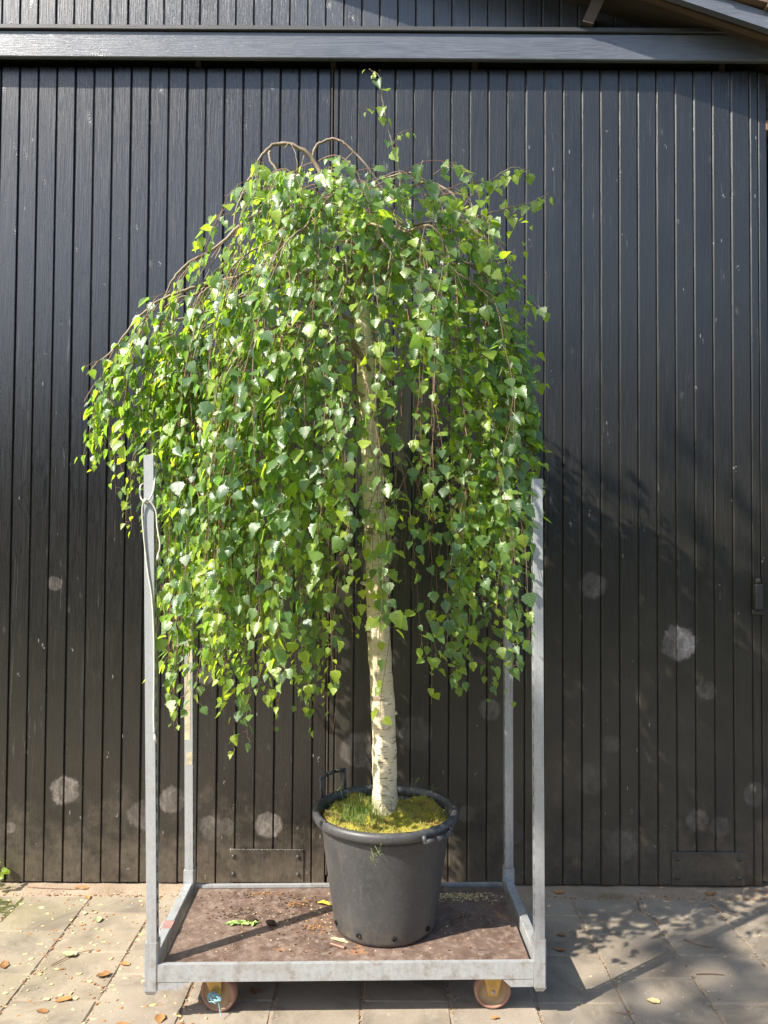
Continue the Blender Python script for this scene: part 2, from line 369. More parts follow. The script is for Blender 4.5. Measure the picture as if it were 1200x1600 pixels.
for k in range(4):
    m = MB(); h = .2995 / 2
    m.bbox(-h, h, -h, h, -.05, 0, .004 + .001 * k); sl = m.mesh('paving_slab'); sl.materials.append(M['paver'])
    for v in sl.vertices:
        v.co.x += random.uniform(-.0015, .0015); v.co.y += random.uniform(-.0015, .0015)
    slabs.append(sl)
mh = MB(); mh.bbox(-.149, .149, -.0725, .0725, -.05, 0, .005); slab_half = mh.mesh('paving_slab'); slab_half.materials.append(M['paver'])
PITCH = .305
for ci in range(-9, 10):
    cx = .085 + ci * PITCH
    half = ci % 2 == 0
    y = EDGE
    if half:
        put('paving_slab', slab_half, None, pav, (cx, y - .076, random.uniform(-.001, .001))); y -= .153
    while y > .75:
        put('paving_slab', random.choice(slabs), None, pav, (cx + random.uniform(-.001, .001), y - PITCH / 2, random.uniform(-.0015, .0015)),
            (R(random.uniform(-.35, .35)), R(random.uniform(-.35, .35)), R(random.choice((0, 90, 180, 270)) + random.uniform(-.25, .25))))
        y -= PITCH

# belt of trees across the yard, seen only as the dark reflection in the glossy doors
def tree_belt():
    t = NT('belt_foliage'); n = t.noise(t.pos(), 1.4, 4); c = t.mix(t.mapr(n, .3, .7), (.03, .055, .02), (.07, .11, .035)); mat = t.finish(c, .8, 0, None, .2)
    m = MB(); nx, nz = 90, 14; vv = []; ff = []
    for i in range(nx):
        x = -32 + 64 * i / (nx - 1); top_ = 5.6 + .8 * math.sin(x * .7) + .5 * math.sin(x * 1.9 + 1) + random.uniform(-.3, .3)
        for j in range(nz):
            f = j / (nz - 1); vv.append((x + random.uniform(-.2, .2), -9.5 - 1.6 * f * f + random.uniform(-.45, .45), top_ * f))
    for i in range(nx - 1):
        for j in range(nz - 1): a = i * nz + j; ff.append((a, a + nz, a + nz + 1, a + 1))
    m.add(vv, ff)
    for k in range(5000):
        x = random.uniform(-32, 32); f = random.random() ** .8; top_ = 5.6 + .8 * math.sin(x * .7) + .5 * math.sin(x * 1.9 + 1)
        c = Vector((x, -9.3 - 1.6 * f * f + random.uniform(-.3, .5), top_ * f * random.uniform(.9, 1.08) + .1)); u = Vector((random.gauss(0, 1), random.gauss(0, 1), random.gauss(0, 1))).normalized(); w = u.orthogonal().normalized(); s = random.uniform(.08, .22)
        m.add([c - u * s, c + w * s * .6, c + u * s, c - w * s * .6], [(0, 1, 2, 3)])
    tag(m.build('tree_belt', mat), 'dark belt of trees across the yard opposite the barn', 'trees', kind='stuff')
tree_belt()

def yard_tree():
    o = empty('yard_tree', (-3.6, -3.2, 0)); tag(o, 'tall leafy tree in the yard that dapples the paving right of the trolley', 'tree'); L0 = Vector(o.location)
    m = MB().tube([Vector(p) - L0 for p in catmull([(-3.6, -3.2, -.1), (-3.65, -3.15, 2), (-3.8, -2.9, 4.5), (-4.1, -2.6, 7), (-4.3, -2.4, 8.6)], 6)], [.20 - .0065 * i for i in range(25)], 14); m.build('trunk', M['twig'], o)
    for e in [(-6.2, -2.1, 8.9), (-4.8, -.6, 8.9), (-5.2, -3.2, 8.6), (-3.2, -1.6, 8.8), (-3.3, -3.4, 9.0), (-4.4, -2.2, 9.8)]:
        q = Vector((-4.0, -2.68, 6.4)); e = Vector(e); mid = q.lerp(e, .5) + Vector((0, 0, .35))
        MB().tube([p - L0 for p in catmull([q, mid, e], 6)], [.07 - .0045 * i for i in range(13)], 8).build('limb', M['twig'], o)
    V = []; F_ = []
    def put_leaf(c):
        u = Vector((random.gauss(0, 1), random.gauss(0, 1), random.gauss(0, 1))).normalized(); w = u.orthogonal().normalized(); s = random.uniform(.05, .10); k = len(V)
        V.extend([tuple(c - L0 - u * s), tuple(c - L0 + w * s * .6), tuple(c - L0 + u * s), tuple(c - L0 - w * s * .6)]); F_.append((k, k + 1, k + 2, k + 3))
    for k in range(2600):
        d = Vector((random.gauss(0, 1), random.gauss(0, 1), random.gauss(0, 1))).normalized() * random.random() ** .4
        put_leaf(Vector((-4.3, -2.4, 8.9)) + Vector((d.x * 1.6, d.y * 1.6, d.z * 1.2)))
    for k in range(6):
        cc = Vector((-6.2 + random.gauss(0, .32), -2.15 + random.gauss(0, .16), 8.85 + random.gauss(0, .15)))
        for j in range(24): put_leaf(cc + Vector((random.gauss(0, .17), random.gauss(0, .17), random.gauss(0, .14))))
    for (x, y) in [(-5.12, -.95), (-4.95, -1.0), (-4.8, -.6), (-4.95, -.75), (-4.55, -.62)]:
        for j in range(22): put_leaf(Vector((x, y, 8.9)) + Vector((random.gauss(0, .17), random.gauss(0, .17), random.gauss(0, .14))))
    mb = MB(); mb.v = V; mb.f = F_; mb.smooth = [False] * len(F_); tag(mb.build('crown', bpy.data.materials['belt_foliage'], o), kind='stuff')
yard_tree()

# ------------------------------------------------------------------ barn
barn = empty('barn', (0, 3.66, 0)); tag(barn, 'black timber barn front with header beam, plank gable and sloping roof', 'barn')
def bp(mb, name, mat, parent=None): # geometry given in world coords
    mb.v = [(x - 0, y - 3.66, z) for x, y, z in mb.v]
    return mb.build(name, mat, parent or barn)
RX, RZ, SL = 1.317, 4.023, .334      # a point on the lower edge of the barge board and the roof slope
RIDGE = -1.6; EAVE = 2.75
def roofz(x): return RZ + (RX - x) * SL if x > RIDGE else RZ + (RX - RIDGE) * SL - (RIDGE - x) * SL
LE = 2 * RIDGE - EAVE
bp(MB().box(LE + .2, EAVE - .2, 3.70, 3.84, 0, 3.95), 'front_wall', M['dark'])
bp(MB().box(EAVE - .3, EAVE - .2, 3.845, 9, 0, 3.4), 'side_wall', M['dark']); bp(MB().box(LE + .2, LE + .3, 3.845, 9, 0, 3.4), 'side_wall', M['dark'])
bp(MB().prism([(LE + .2, 0), (EAVE - .2, 0), (EAVE - .2, 3.4), (RIDGE, roofz(RIDGE)), (LE + .2, 3.4)], 'y', 9.0, 9.1), 'rear_wall', M['dark'])
bp(MB().prism([(LE + .25, 3.953), (EAVE - .25, 3.953), (EAVE - .45, roofz(EAVE - .45) - .02), (RIDGE, roofz(RIDGE) - .02), (LE + .45, roofz(EAVE - .45) - .02)], 'y', 3.70, 3.80), 'gable_backing', M['dark'])
bp(MB().bbox(LE, EAVE, 3.535, 3.562, 3.845, 3.968, .004), 'header_beam', M['beam'])
bp(MB().bbox(LE, EAVE, 3.522, 3.69, 3.9695, 3.992, .003), 'drip_board', M['dark'])
bp(MB().box(LE, EAVE, 3.645, 3.70, 3.90, 3.95), 'door_rail', M['dark'])
for k, x in enumerate((-2.1, -.90, -.255, .42, 1.6)):
    bp(MB().box(x - .012, x + .012, 3.612, 3.632, 3.83, 3.96), 'rail_hanger', M['oldwood'])

# planks: chamfered left edge, square tongue groove on the right
PW = .0885
def plank_mesh(w, h, name='plank', ch=.0065, gap=.0042):
    prof = [(0, .017), (0, .0065), (ch, 0), (w - gap - .002, 0), (w - gap, .002), (w - gap, .017)]
    m = MB(); m.prism(prof, 'z', 0, h); return m.mesh(name)
gw = tag(bp(MB().box(LE + .4, EAVE - .4, 3.678, 3.699, 3.955, 3.99), 'gable_wall', M['dark']))
gm = plank_mesh(.087, 1.0, 'plank'); gm.materials.append(M['gable'])
x = -3.6
while x < 2.1:
    h = roofz(x + .0435) + .047 - 3.975
    put('plank', gm, None, gw, (x, 3.655 + random.uniform(-.001, .001) - 3.66, 3.975), scale=(1, 1, h)); x += .087
# roof
def roofslab(x0, x1, y0, y1, dz0, dz1):
    return MB().prism([(x0, roofz(x0) + dz0), (x1, roofz(x1) + dz0), (x1, roofz(x1) + dz1), (x0, roofz(x0) + dz1)], 'y', y0, y1)
roof = bp(roofslab(RIDGE, EAVE + .1, 3.425, 9.3, .035, .07), 'roof', M['oldwood'])
bp(roofslab(LE - .1, RIDGE - .004, 3.425, 9.3, .035, .07), 'roof', M['oldwood'])
bp(roofslab(RIDGE, EAVE + .1, 3.38, 3.412, 0, .075), 'barge_board', M['beam'])
bp(roofslab(LE - .1, RIDGE - .004, 3.38, 3.412, 0, .075), 'barge_board', M['beam'])
bp(roofslab(RIDGE, EAVE + .1, 3.43, 3.462, .004, .034), 'fly_rafter', M['midwood'])
nt = 26
for k in range(nt):
    xa = RIDGE + (EAVE + .15 - RIDGE) * k / nt; xb = RIDGE + (EAVE + .15 - RIDGE) * (k + 1.08) / nt
    m = MB().prism([(xa, roofz(xa) + .078), (xb, roofz(xb) + .095), (xb, roofz(xb) + .112), (xa, roofz(xa) + .096)], 'y', 3.35, 9.3)
    bp(m, 'roof_course', M['rooftile'])
br = MB().prism([(.905, 4.005), (.955, 3.992), (1.01, 4.115), (.955, 4.125)], 'y', 3.50, 3.65); bp(br, 'brace', M['oldwood'])
# jamb and lintel beyond the right door
bp(MB().bbox(1.838, 1.98, 3.625, 3.698, 0, 3.50, .004), 'jamb_post', M['dark'])
bp(MB().bbox(1.80, 2.3, 3.60, 3.697, 3.552, 3.60, .003), 'lintel_board', M['rawwood'])
for k in range(4): bp(MB().bbox(1.81, 2.3, 3.62, 3.697, 3.605 + k * .058, 3.66 + k * .058, .004), 'lintel_board', M['oldwood'])

# sliding doors
def sliding_door(x0, x1, widths, mat, label, z0=.012, z1=3.835):
    d = empty('sliding_door', ((x0 + x1) / 2, WALL, z0)); tag(d, label, 'door'); cx = (x0 + x1) / 2
    MB().box(x0 - cx + .003, x1 - cx - .003, .012, .042, .004, z1 - z0 - .01).build('backing', M['dark'], d)
    full = plank_mesh(PW, z1 - z0); full.materials.append(mat)
    x = x0
    for w in widths:
        if abs(w - PW) < 1e-6: me = full
        else: me = plank_mesh(w, z1 - z0); me.materials.append(mat)
        put('plank', me, None, d, (x - cx, random.uniform(-.0012, .0012), random.uniform(-.002, .002)), (0, 0, R(random.uniform(-.5, .5)))); x += w
    return d, cx
nL = 30; xl1 = -.262
lw = [PW] * nL + [.064]; dl, cl = sliding_door(xl1 - sum(lw), xl1, lw, M['door_a'], 'black plank sliding door behind the left half of the trolley, kick plate beside the pot')
rw = [.030] + [PW] * 22 + [.042]; dr, cr = sliding_door(-.254, -.254 + sum(rw), rw, M['door_b'], 'faded black plank sliding door on the right with a large chalky ball print')
def local(d, mb): mb.v = [(x - d.location.x, y - d.location.y, z - d.location.z) for x, y, z in mb.v]; return mb
def kick(d, x0, x1, z0, z1, name_mat, bolts):
    k = local(d, MB().bbox(x0, x1, WALL - .008, WALL - .0025, z0, z1, .0015)).build('kick_plate', name_mat, d)
    for bx, bz in bolts:
        b = MB().lathe([(0, WALL - .017), (.006, WALL - .0165), (.009, WALL - .013), (.0095, WALL - .0085)], 14, 'y', (bx, 0, bz)); local(d, b).build('bolt', M['iron'], k).location = (0, 0, 0)
kick(dl, -.708, -.362, .018, .168, M['door_a'], [(-.685, .135), (-.685, .055), (-.387, .135), (-.387, .055)])
kick(dr, 1.339, 1.677, .014, .165, M['door_b'], [(1.365, .135), (1.365, .05), (1.65, .135), (1.65, .05)])
# edge strip and latch of the right door
xr = -.254 + sum(rw)
local(dr, MB().bbox(xr + .001, xr + .040, WALL + .002, WALL + .04, .03, 3.83, .003)).build('edge_strip', M['door_b'], dr)
local(dl, MB().bbox(xl1 + .0005, xl1 + .0075, WALL - .004, WALL + .03, .05, 3.834, .001)).build('edge_strip', M['oldwood'], dl)
lt = local(dr, MB().bbox(1.722, 1.760, WALL - .034, WALL - .003, 1.285, 1.405, .006)).build('latch', M['iron'], dr)
local(dr, MB().bbox(1.715, 1.785, WALL - .012, WALL - .0026, 1.262, 1.284, .002)).build('plate', M['iron'], lt).location = (0, 0, 0)
local(dr, MB().bbox(1.728, 1.750, WALL - .026, WALL - .004, 1.406, 1.432, .003).lathe([(0, WALL - .034), (.006, WALL - .033), (.008, WALL - .026)], 12, 'y', (1.739, 0, 1.42))).build('catch', M['iron'], lt).location = (0, 0, 0)
local(dr, MB().tube([(1.775, WALL - .03, 1.27), (1.79, WALL - .035, 1.30), (1.793, WALL - .035, 1.36), (1.78, WALL - .03, 1.39)], .005, 8)).build('hasp', M['iron'], lt).location = (0, 0, 0)

# ------------------------------------------------------------------ plant trolley
TR = empty('plant_trolley', (-.122, 2.89, 0), R(1.5)); tag(TR, 'galvanised steel nursery trolley with brown plywood deck carrying the potted birch', 'trolley')
HX, HY = .647, .273
def add(mb, name, mat, parent=TR): return mb.build(name, mat, parent)
dk = add(MB().bbox(-HX + .03, HX - .03, -HY + .003, HY - .003, .178, .192, .001), 'deck', M['deck'])
fr = add(MB().prism([(-HY - .018, .143), (-HY + .001, .143), (-HY + .001, .148), (-HY - .0135, .148), (-HY - .0135, .195), (-HY - .001, .195), (-HY - .001, .199), (-HY - .018, .199)], 'x', -HX + .0215, HX - .0215), 'front_rail', M['galv'])
rr = add(MB().prism([(HY + .018, .143), (HY - .001, .143), (HY - .001, .148), (HY + .0135, .148), (HY + .0135, .192), (HY + .001, .192), (HY + .001, .203), (HY + .018, .203)], 'x', -HX + .0215, HX - .0215), 'rear_rail', M['galv'])
for s in (-1, 1):
    sr = MB().bbox(s * HX - .017, s * HX + .017, -HY + .022, HY - .022, .16, .222, .003)
    so = add(sr, 'side_rail', M['galv'])
    if s < 0: MB().box(s * HX - .0176, s * HX + .0176, -.10, -.045, .215, .2226).build('sticker', M['sticker'], so)
    add(MB().tube([(s * HX + s * .019, -.09, .165), (s * HX + s * .035, -.05, .19), (s * HX + s * .035, .05, .19), (s * HX + s * .019, .09, .165)], .004, 8), 'coupling_hook', M['galv'])
    for t_ in (-1, 1):
        y = t_ * HY
        # gusset under the rail end
        yy = y + t_ * .0145
        g_ = MB().prism([(s * (HX - .022), .141), (s * (HX - .125), .141), (s * (HX - .098), .116), (s * (HX - .022), .116)], 'y', yy - .002, yy + .002)
        add(g_, 'gusset', M['galv'])
        # socket
        so = MB()
        so.prism([(s * HX - .0205, y - .0205), (s * HX + .0165, y - .0205), (s * HX + .0205, y - .0165), (s * HX + .0205, y + .0205), (s * HX - .0205, y + .0205)], 'z', .115, .272)
        so.prism([(s * HX - .0205, y - .0205), (s * HX + .0205, y - .0205), (s * HX + .0205, y + .0205), (s * HX - .0205, y + .0205)], 'z', .1135, .1145)
        bmx = bmesh.new(); bmesh.ops.create_cone(bmx, cap_ends=True, segments=4, radius1=.0185, radius2=.0285, depth=.014)
        bmesh.ops.rotate(bmx, cent=(0, 0, 0), matrix=Matrix.Rotation(R(45), 3, 'Z'), verts=bmx.verts)
        bmesh.ops.translate(bmx, vec=(s * HX, y, .106), verts=bmx.verts); so.bm(bmx)
        add(so, 'socket', M['galv'])
        # post: C channel with a punched inner flange
        H0, H1 = .2725, (1.82 if (s, t_) == (1, -1) else 1.89)
        p = MB(); w = .0165; th = .0022
        p.bbox(-w, w, -w, -w + th, 0, H1 - H0, .0006)                     # front web
        p.box(s * w - s * th, s * w, -w + th + .0001, w, 0, H1 - H0) if s > 0 else p.box(-w, -w + th, -w + th + .0001, w, 0, H1 - H0)
        xa, xb = (-w, -w + th) if s > 0 else (w - th, w)
        p.box(xa, xb, -w + th + .0001, -w + .008, 0, H1 - H0); p.box(xa, xb, w - .009, w, 0, H1 - H0)
        z = .02
        p.box(xa + .0001, xb - .0001, -w + .0081, w - .0091, 0, .02)
        while z < H1 - H0 - .03:
            p.box(xa + .0001, xb - .0001, -w + .0081, w - .0091, z + .026, z + .05); z += .05
        # inward lips close the rear of the channel
        p.box(-w + th + .0001, -w + .011, w - th, w - .0001, 0, H1 - H0); p.box(w - .011, w - th - .0001, w - th, w - .0001, 0, H1 - H0)
        lean = {(-1, -1): 1.15, (-1, 1): .85, (1, -1): .35, (1, 1): .2}[(s, t_)]
        po = p.build('post', M['galv'], TR, (s * HX, y, H0), (R(random.uniform(-.2, .2)), R(-lean), 0))
        if s < 0 and t_ > 0:
            for z0, z1, x0, x1 in ((.42, .47, -.012, .0165), (.52, .80, -.0165, .010), (.83, .93, -.006, .0165)):
                m = MB(); n = 9; vv = []
                for i in range(n + 1):
                    zz_ = z0 + (z1 - z0) * i / n; vv += [(x0 + random.uniform(-.001, .004), -w - .0008, zz_), (x1 - random.uniform(-.001, .005), -w - .0008, zz_)]
                vv = [(min(max(a, -w), w), b, c) for a, b, c in vv]
                nn = len(vv); vv += [(a, b + .0007, c) for a, b, c in vv]
                ff = []
                for i in range(n):
                    q = 2 * i; ff += [(q, q + 1, q + 3, q + 2), (q + nn, q + 2 + nn, q + 3 + nn, q + 1 + nn), (q, q + 2, q + 2 + nn, q + nn), (q + 1, q + 1 + nn, q + 3 + nn, q + 3)]
                m.add(vv, ff); m.build('tape_residue', M['tape'], po)
def caster(x, y, rz, trail):
    """rigid or swivel caster: wheel faces -Y, fork plates either side"""
    c = empty('caster', (x, y, 0), rz); c.parent = TR
    r = .063
    tm = MB().lathe([(r - .013, -.0165), (r - .004, -.0165), (r, -.011), (r, .011), (r - .004, .0165), (r - .013, .0165)], 48, 'y', (0, 0, r), True, True); tm.build('tyre', M['tyre'], c)
    rm = MB().lathe([(0.0, -.012), (.016, -.012), (.018, -.0085), (r - .018, -.0085), (r - .0155, -.0145), (r - .0135, -.0145), (r - .0135, .0145), (r - .0155, .0145), (r - .018, .0085), (.018, .0085), (.016, .012), (0, .012)], 48, 'y', (0, 0, r)); rm.build('rim', M['rim'], c)
    f = MB()
    for s in (-1, 1):
        yy = s * .0215
        f.prism([(-.016, r - .014), (.016, r - .014), (.0175, r - .004), (.038 + trail, .1375), (-.038 + trail, .1375), (-.0175, r - .004)], 'y', yy - .0013, yy + .0013)
    f.box(-.040 + trail, .040 + trail, -.030, .030, .1372, .1425); f.build('fork', M['zinc'], c)
    MB().lathe([(0, -.028), (.0055, -.0275), (.007, -.024), (.007, .024), (.0055, .0275), (0, .028)], 14, 'y', (0, 0, r)).build('bolt', M['steel'], c)
    return c
caster(.500, -.205, R(-1.5), 0); caster(.500, .20, R(-1.5), 0)
cl_ = caster(-.437, -.205, R(-14), -.022); caster(-.437, .20, R(35), -.022)
tw = MB()
for k in range(7):
    a0 = random.uniform(0, 6.28); pts = []
    for i in range(10):
        a = a0 + i * .8; rr_ = .012 + .006 * math.sin(i * 1.7 + k); pts.append((rr_ * math.cos(a) * 1.5, -.029 - .002 * k - .001 * i, .064 + rr_ * math.sin(a) * .9))
    tw.tube(catmull(pts, 3), .0012, 5)
tw.tube(catmull([(.01, -.035, .058), (.018, -.04, .04), (.024, -.045, .022), (.033, -.05, .006)], 4), .0012, 5)
tw.build('twine', M['twine'], cl_)

# rope knotted round the near left post
def post_x(z): return -.122 - HX - (z - .27) * math.tan(R(1.15)) + .0
PXf = lambda z: post_x(z); PY = 2.89 - HY - .017
rope = empty('rope', (PXf(1.7), PY, 1.7)); tag(rope, 'thin white cord tied in a loop around the near left trolley post', 'rope')
def rp(pts, name, r=.0028):
    m = MB().tube([Vector(p) - Vector(rope.location) for p in catmull(pts, 6)], r, 7); return m.build(name, M['rope'], rope)
b = lambda dx, dy, z: (PXf(z) + dx, PY - .012 + dy, z)
rp([b(.022, .03, 1.85), b(.026, .012, 1.835), b(.028, -.004, 1.80), b(.024, -.01, 1.765), b(.008, -.012, 1.735), b(-.010, -.010, 1.735), b(-.022, -.002, 1.755), b(-.028, .02, 1.785), b(-.024, .055, 1.80), b(0, .06, 1.82), b(.022, .05, 1.845)], 'loop')
rp([b(.0, -.015, 1.735), b(.018, -.012, 1.728), b(.033, -.008, 1.70), b(.036, -.006, 1.65), b(.044, -.006, 1.60), b(.044, -.006, 1.575), b(.038, -.006, 1.555)], 'short_end')
rp([b(-.006, -.015, 1.735), b(-.012, -.012, 1.70), b(-.008, -.010, 1.62), b(.004, -.008, 1.50), b(.016, -.006, 1.42), b(.022, -.005, 1.30), b(.022, -.004, 1.15), b(.020, -.004, 1.02), b(.022, -.006, .96)], 'long_end')
for (dx, z) in ((.038, 1.548), (.023, .945)):
    m = MB()
    for k in range(9): m.tube([Vector(b(dx, -.006, z + .012)) - rope.location, Vector(b(dx + random.uniform(-.006, .006), -.006 + random.uniform(-.005, .005), z - random.uniform(.006, .016))) - rope.location], [.0022, .0012], 5)
    m.build('frayed_tuft', M['rope'], rope)
m = MB().lathe([(0, -.008), (.006, -.006), (.008, 0), (.006, .006), (0, .008)], 10, 'z', Vector(b(.0, -.017, 1.735)) - rope.location); m.build('knot', M['rope'], rope)

# ------------------------------------------------------------------ pot
PC = Vector((.012, 2.885, .1925)); PH = .415
pot = empty('plant_pot', PC); tag(pot, 'large black plastic nursery pot standing on the trolley deck', 'pot')
prof = [(0, 0), (.172, 0), (.184, .006), (.189, .02), (.198, .09), (.238, PH - .05), (.242, PH - .03)]
inner = [(.236, PH - .03), (.233, PH - .06), (.228, PH - .12)]
body = MB().lathe(prof + inner[::1], 72); body.build('pot_body', M['pot'], pot)
rim = MB().lathe([(.242, PH - .030), (.262, PH - .028), (.269, PH - .018), (.270, PH - .004), (.265, PH + .006), (.254, PH + .009), (.246, PH + .004), (.2365, PH - .028)], 72, closed=True); rim.build('rim', M['pot'], pot)
for a in (-118, -80, -38, -155, 10, 70, 130):
    ca, sa = math.cos(R(a)), math.sin(R(a)); m = MB().lathe([(0, -.002), (.0075, -.0015), (.009, .001), (.0085, .004)], 14, 'z')
    q = Vector((ca, sa, -.14)).to_track_quat('Z', 'Y'); m.v = [tuple(q @ Vector(v) + Vector((ca * .1925, sa * .1925, .038))) for v in m.v]
    m.build('drain_hole', M['void'], pot)
# bail handles: an upright one at the far left, one folded over the rim at the near right
def handle(ang, half, up, out, r0, th, name='handle'):
    a0, a1 = R(ang - half), R(ang + half)
    P = lambda a, r, z: (r * math.cos(a), r * math.sin(a), z)
    pts = [P(a0, r0, PH - .006), P(a0, r0 + out, PH + up), P((a0 * 2 + a1) / 3, r0 + out * 1.1, PH + up * 1.02), P((a0 + a1 * 2) / 3, r0 + out * 1.1, PH + up * 1.02), P(a1, r0 + out, PH + up), P(a1, r0, PH - .006)]
    m = MB()
    for i in range(5): m.tube([pts[i], pts[i + 1]], th, 8)
    for p in pts[1:5]: m.lathe([(0, -th), (th * .72, -th * .72), (th, 0), (th * .72, th * .72), (0, th)], 8, 'z', p)
    m.build(name, M['pot'], pot)
handle(143, 15, .080, .006, .262, .0075); handle(-47, 14, -.024, .011, .268, .0085)
# soil and moss
ms = MB(); nr, na = 22, 72; vv = []; ff = []
def soilh(x, y): return PH - .024 + .012 * math.sin(x * 21 + 1) * math.cos(y * 17) + .008 * math.sin(x * 47 + y * 39) + .006 * math.sin(x * 90) * math.sin(y * 83) + .02 * math.exp(-(x * x + y * y) / .012)
for j in range(nr + 1):
    for i in range(na):
        r = .2335 * j / nr; a = 2 * math.pi * i / na; x, y = r * math.cos(a), r * math.sin(a)
        vv.append((x, y, soilh(x, y) + random.uniform(-.002, .002) - (.012 if j == nr else 0)))
for j in range(nr):
    for i in range(na): ff.append((j * na + i, j * na + (i + 1) % na, (j + 1) * na + (i + 1) % na, (j + 1) * na + i))
ms.add(vv, ff, True); so = ms.build('moss_bed', M['moss'], None, PC); tag(so, 'yellow-green moss covering the soil inside the black pot', 'moss', kind='stuff')

def blades(name, spots, mat, parent=None, loc=(0, 0, 0)):
    """spots: (base, height, lean vec, width, tint)"""
    v = []; f = []; tint = []; uv = []
    for (p, h, ln, w, tn) in spots:
        p = Vector(p); ln = Vector(ln); side = ln.cross(Vector((0, 0, 1))); side = side.normalized() if side.length > 1e-4 else Vector((1, 0, 0))
        side = (side + Vector((random.uniform(-.6, .6), random.uniform(-.6, .6), 0))).normalized() * w
        b0 = len(v); n = 4
        for k in range(n):
            t_ = k / (n - 1); q = p + Vector((0, 0, h * (t_ - .25 * t_ * t_ * ln.length / max(h, 1e-4)))) + ln * t_ * t_
            ww = (1 - t_ ** 1.6)
            if k < n - 1: v += [q - side * ww, q + side * ww]; tint += [tn] * 2
            else: v.append(q); tint.append(tn)
        f += [(b0, b0 + 1, b0 + 3, b0 + 2), (b0 + 2, b0 + 3, b0 + 5, b0 + 4), (b0 + 4, b0 + 5, b0 + 6)]
    me = bpy.data.meshes.new(name); me.from_pydata(v, [], f); me.update()
    at = me.attributes.new('tint', 'FLOAT', 'POINT'); at.data.foreach_set('value', tint)
    me.uv_layers.new(name='UVMap'); return put(name, me, mat, parent, loc)
sp = []
for k in range(5200):   # moss fibres
    r = .228 * math.sqrt(random.random()); a = random.uniform(0, 6.283); x, y = r * math.cos(a), r * math.sin(a)
    if math.hypot(x, y) < .05: continue
    h = random.uniform(.004, .013); sp.append(((x, y, soilh(x, y) - .001), h, (random.gauss(0, .004), random.gauss(0, .004), 0), random.uniform(.0007, .0015), min(1, max(0, .75 + .3 * math.sin(x * 25) * math.cos(y * 31) + random.gauss(0, .15)))))
def mossfib():
    t = NT('moss_fibre'); tn = t.n('Attribute', attribute_name='tint').outputs['Fac']
    c = t.ramp(tn, [(.15, (.13, .18, .02)), (.6, (.25, .225, .045)), (1, (.38, .27, .11))]); return t.finish(c, .8, 0, None, .2)
mf = blades('moss_fibres', sp, mossfib(), None, PC); tag(mf, 'short golden moss fibres around the birch trunk base', 'moss', kind='stuff')
sp = []
for k in range(420):
    x, y = random.gauss(-.085, .05), random.gauss(-.03, .06)
    if math.hypot(x, y) > .215: continue
    sp.append(((x, y, soilh(x, y)), random.uniform(.03, .085), (random.gauss(-.005, .022), random.gauss(-.01, .02), 0), random.uniform(.0009, .0018), random.uniform(.25, .95)))
gt = blades('grass_tuft', sp, M['grass'], None, PC); tag(gt, 'bright green grass tuft left of the trunk in the pot', 'grass', kind='stuff')
# fine weeds with seed heads
def seed_weed(base, tips, label):
    o = empty('seed_weed', base); tag(o, label, 'weed'); m = MB(); hd = MB()
    for t_ in tips:
        t_ = Vector(t_); mid = t_ * .55 + Vector((0, 0, .018)); m.tube(catmull([(0, 0, 0), mid, t_], 4), .0007, 4)
        for k in range(9):
            e = t_ + Vector((random.gauss(0, .009), random.gauss(0, .009), random.gauss(0, .011))); m.tube([t_, e], .0004, 3)
            hd.lathe([(0, -.0024), (.0017, 0), (0, .0024)], 5, 'z', e)
    m.build('stem', M['weedstem'], o); tag(hd.build('seed_heads', M['weedseed'], o), kind='stuff')
M['weedstem'] = plain('weed_stem', (.16, .22, .05), .7); M['weedseed'] = plain('weed_seed', (.22, .26, .09), .8)
seed_weed(PC + Vector((-.15, .02, PH - .06)), [(-.02, .03, .12), (.01, .02, .10)], 'thin seeding weed rising by the upright pot handle')
seed_weed(PC + Vector((.10, .12, PH - .06)), [(.02, .03, .12), (.09, .02, .09)], 'thin seeding weed behind the trunk at the back of the pot')
seed_weed(PC + Vector((-.06, -.20, PH - .06)), [(.02, -.085, -.005), (.035, -.085, .02)], 'thin seeding weed drooping over the front rim of the pot')
seed_weed(PC + Vector((.19, -.01, PH - .06)), [(.035, .0, .06), (.01, .03, .05)], 'pale weed sprig inside the right edge of the pot')

# ------------------------------------------------------------------ birch tree
T0 = Vector((.010, 2.885, .545)); DZ = -.025
tree = empty('birch_tree', T0); tag(tree, 'weeping silver birch with white trunk and hanging green leaves', 'tree')
W = lambda p: Vector((p[0], p[1], p[2] + DZ)) - T0
trunk_pts = [(0.012, 2.885, 0.555), (0.010, 2.885, 0.63), (0.009, 2.883, 0.70), (0.005, 2.88, 0.903), (-0.003, 2.88, 1.068), (-0.016, 2.88, 1.258), (-0.027, 2.88, 1.496), (-0.039, 2.88, 1.759), (-0.057, 2.88, 2.024), (-0.068, 2.88, 2.217), (-0.084, 2.88, 2.41), (-0.10, 2.88, 2.63), (-.12, 2.87, 2.72)]
tp = catmull([W(p) for p in trunk_pts], 12)
rad = []
for q in tp:
    z = q.z; rad.append(.047 - .0085 * min(1, z / 1.2) - .012 * max(0, min(1, (z - 1.2) / .95)) + .016 * math.exp(-z / .035) + .0012 * math.sin(z * 31) + .001 * math.sin(z * 73))
tm = MB().tube(tp, rad, 28, True, True, .018)
tr_o = tm.build('trunk', M['bark'], tree)
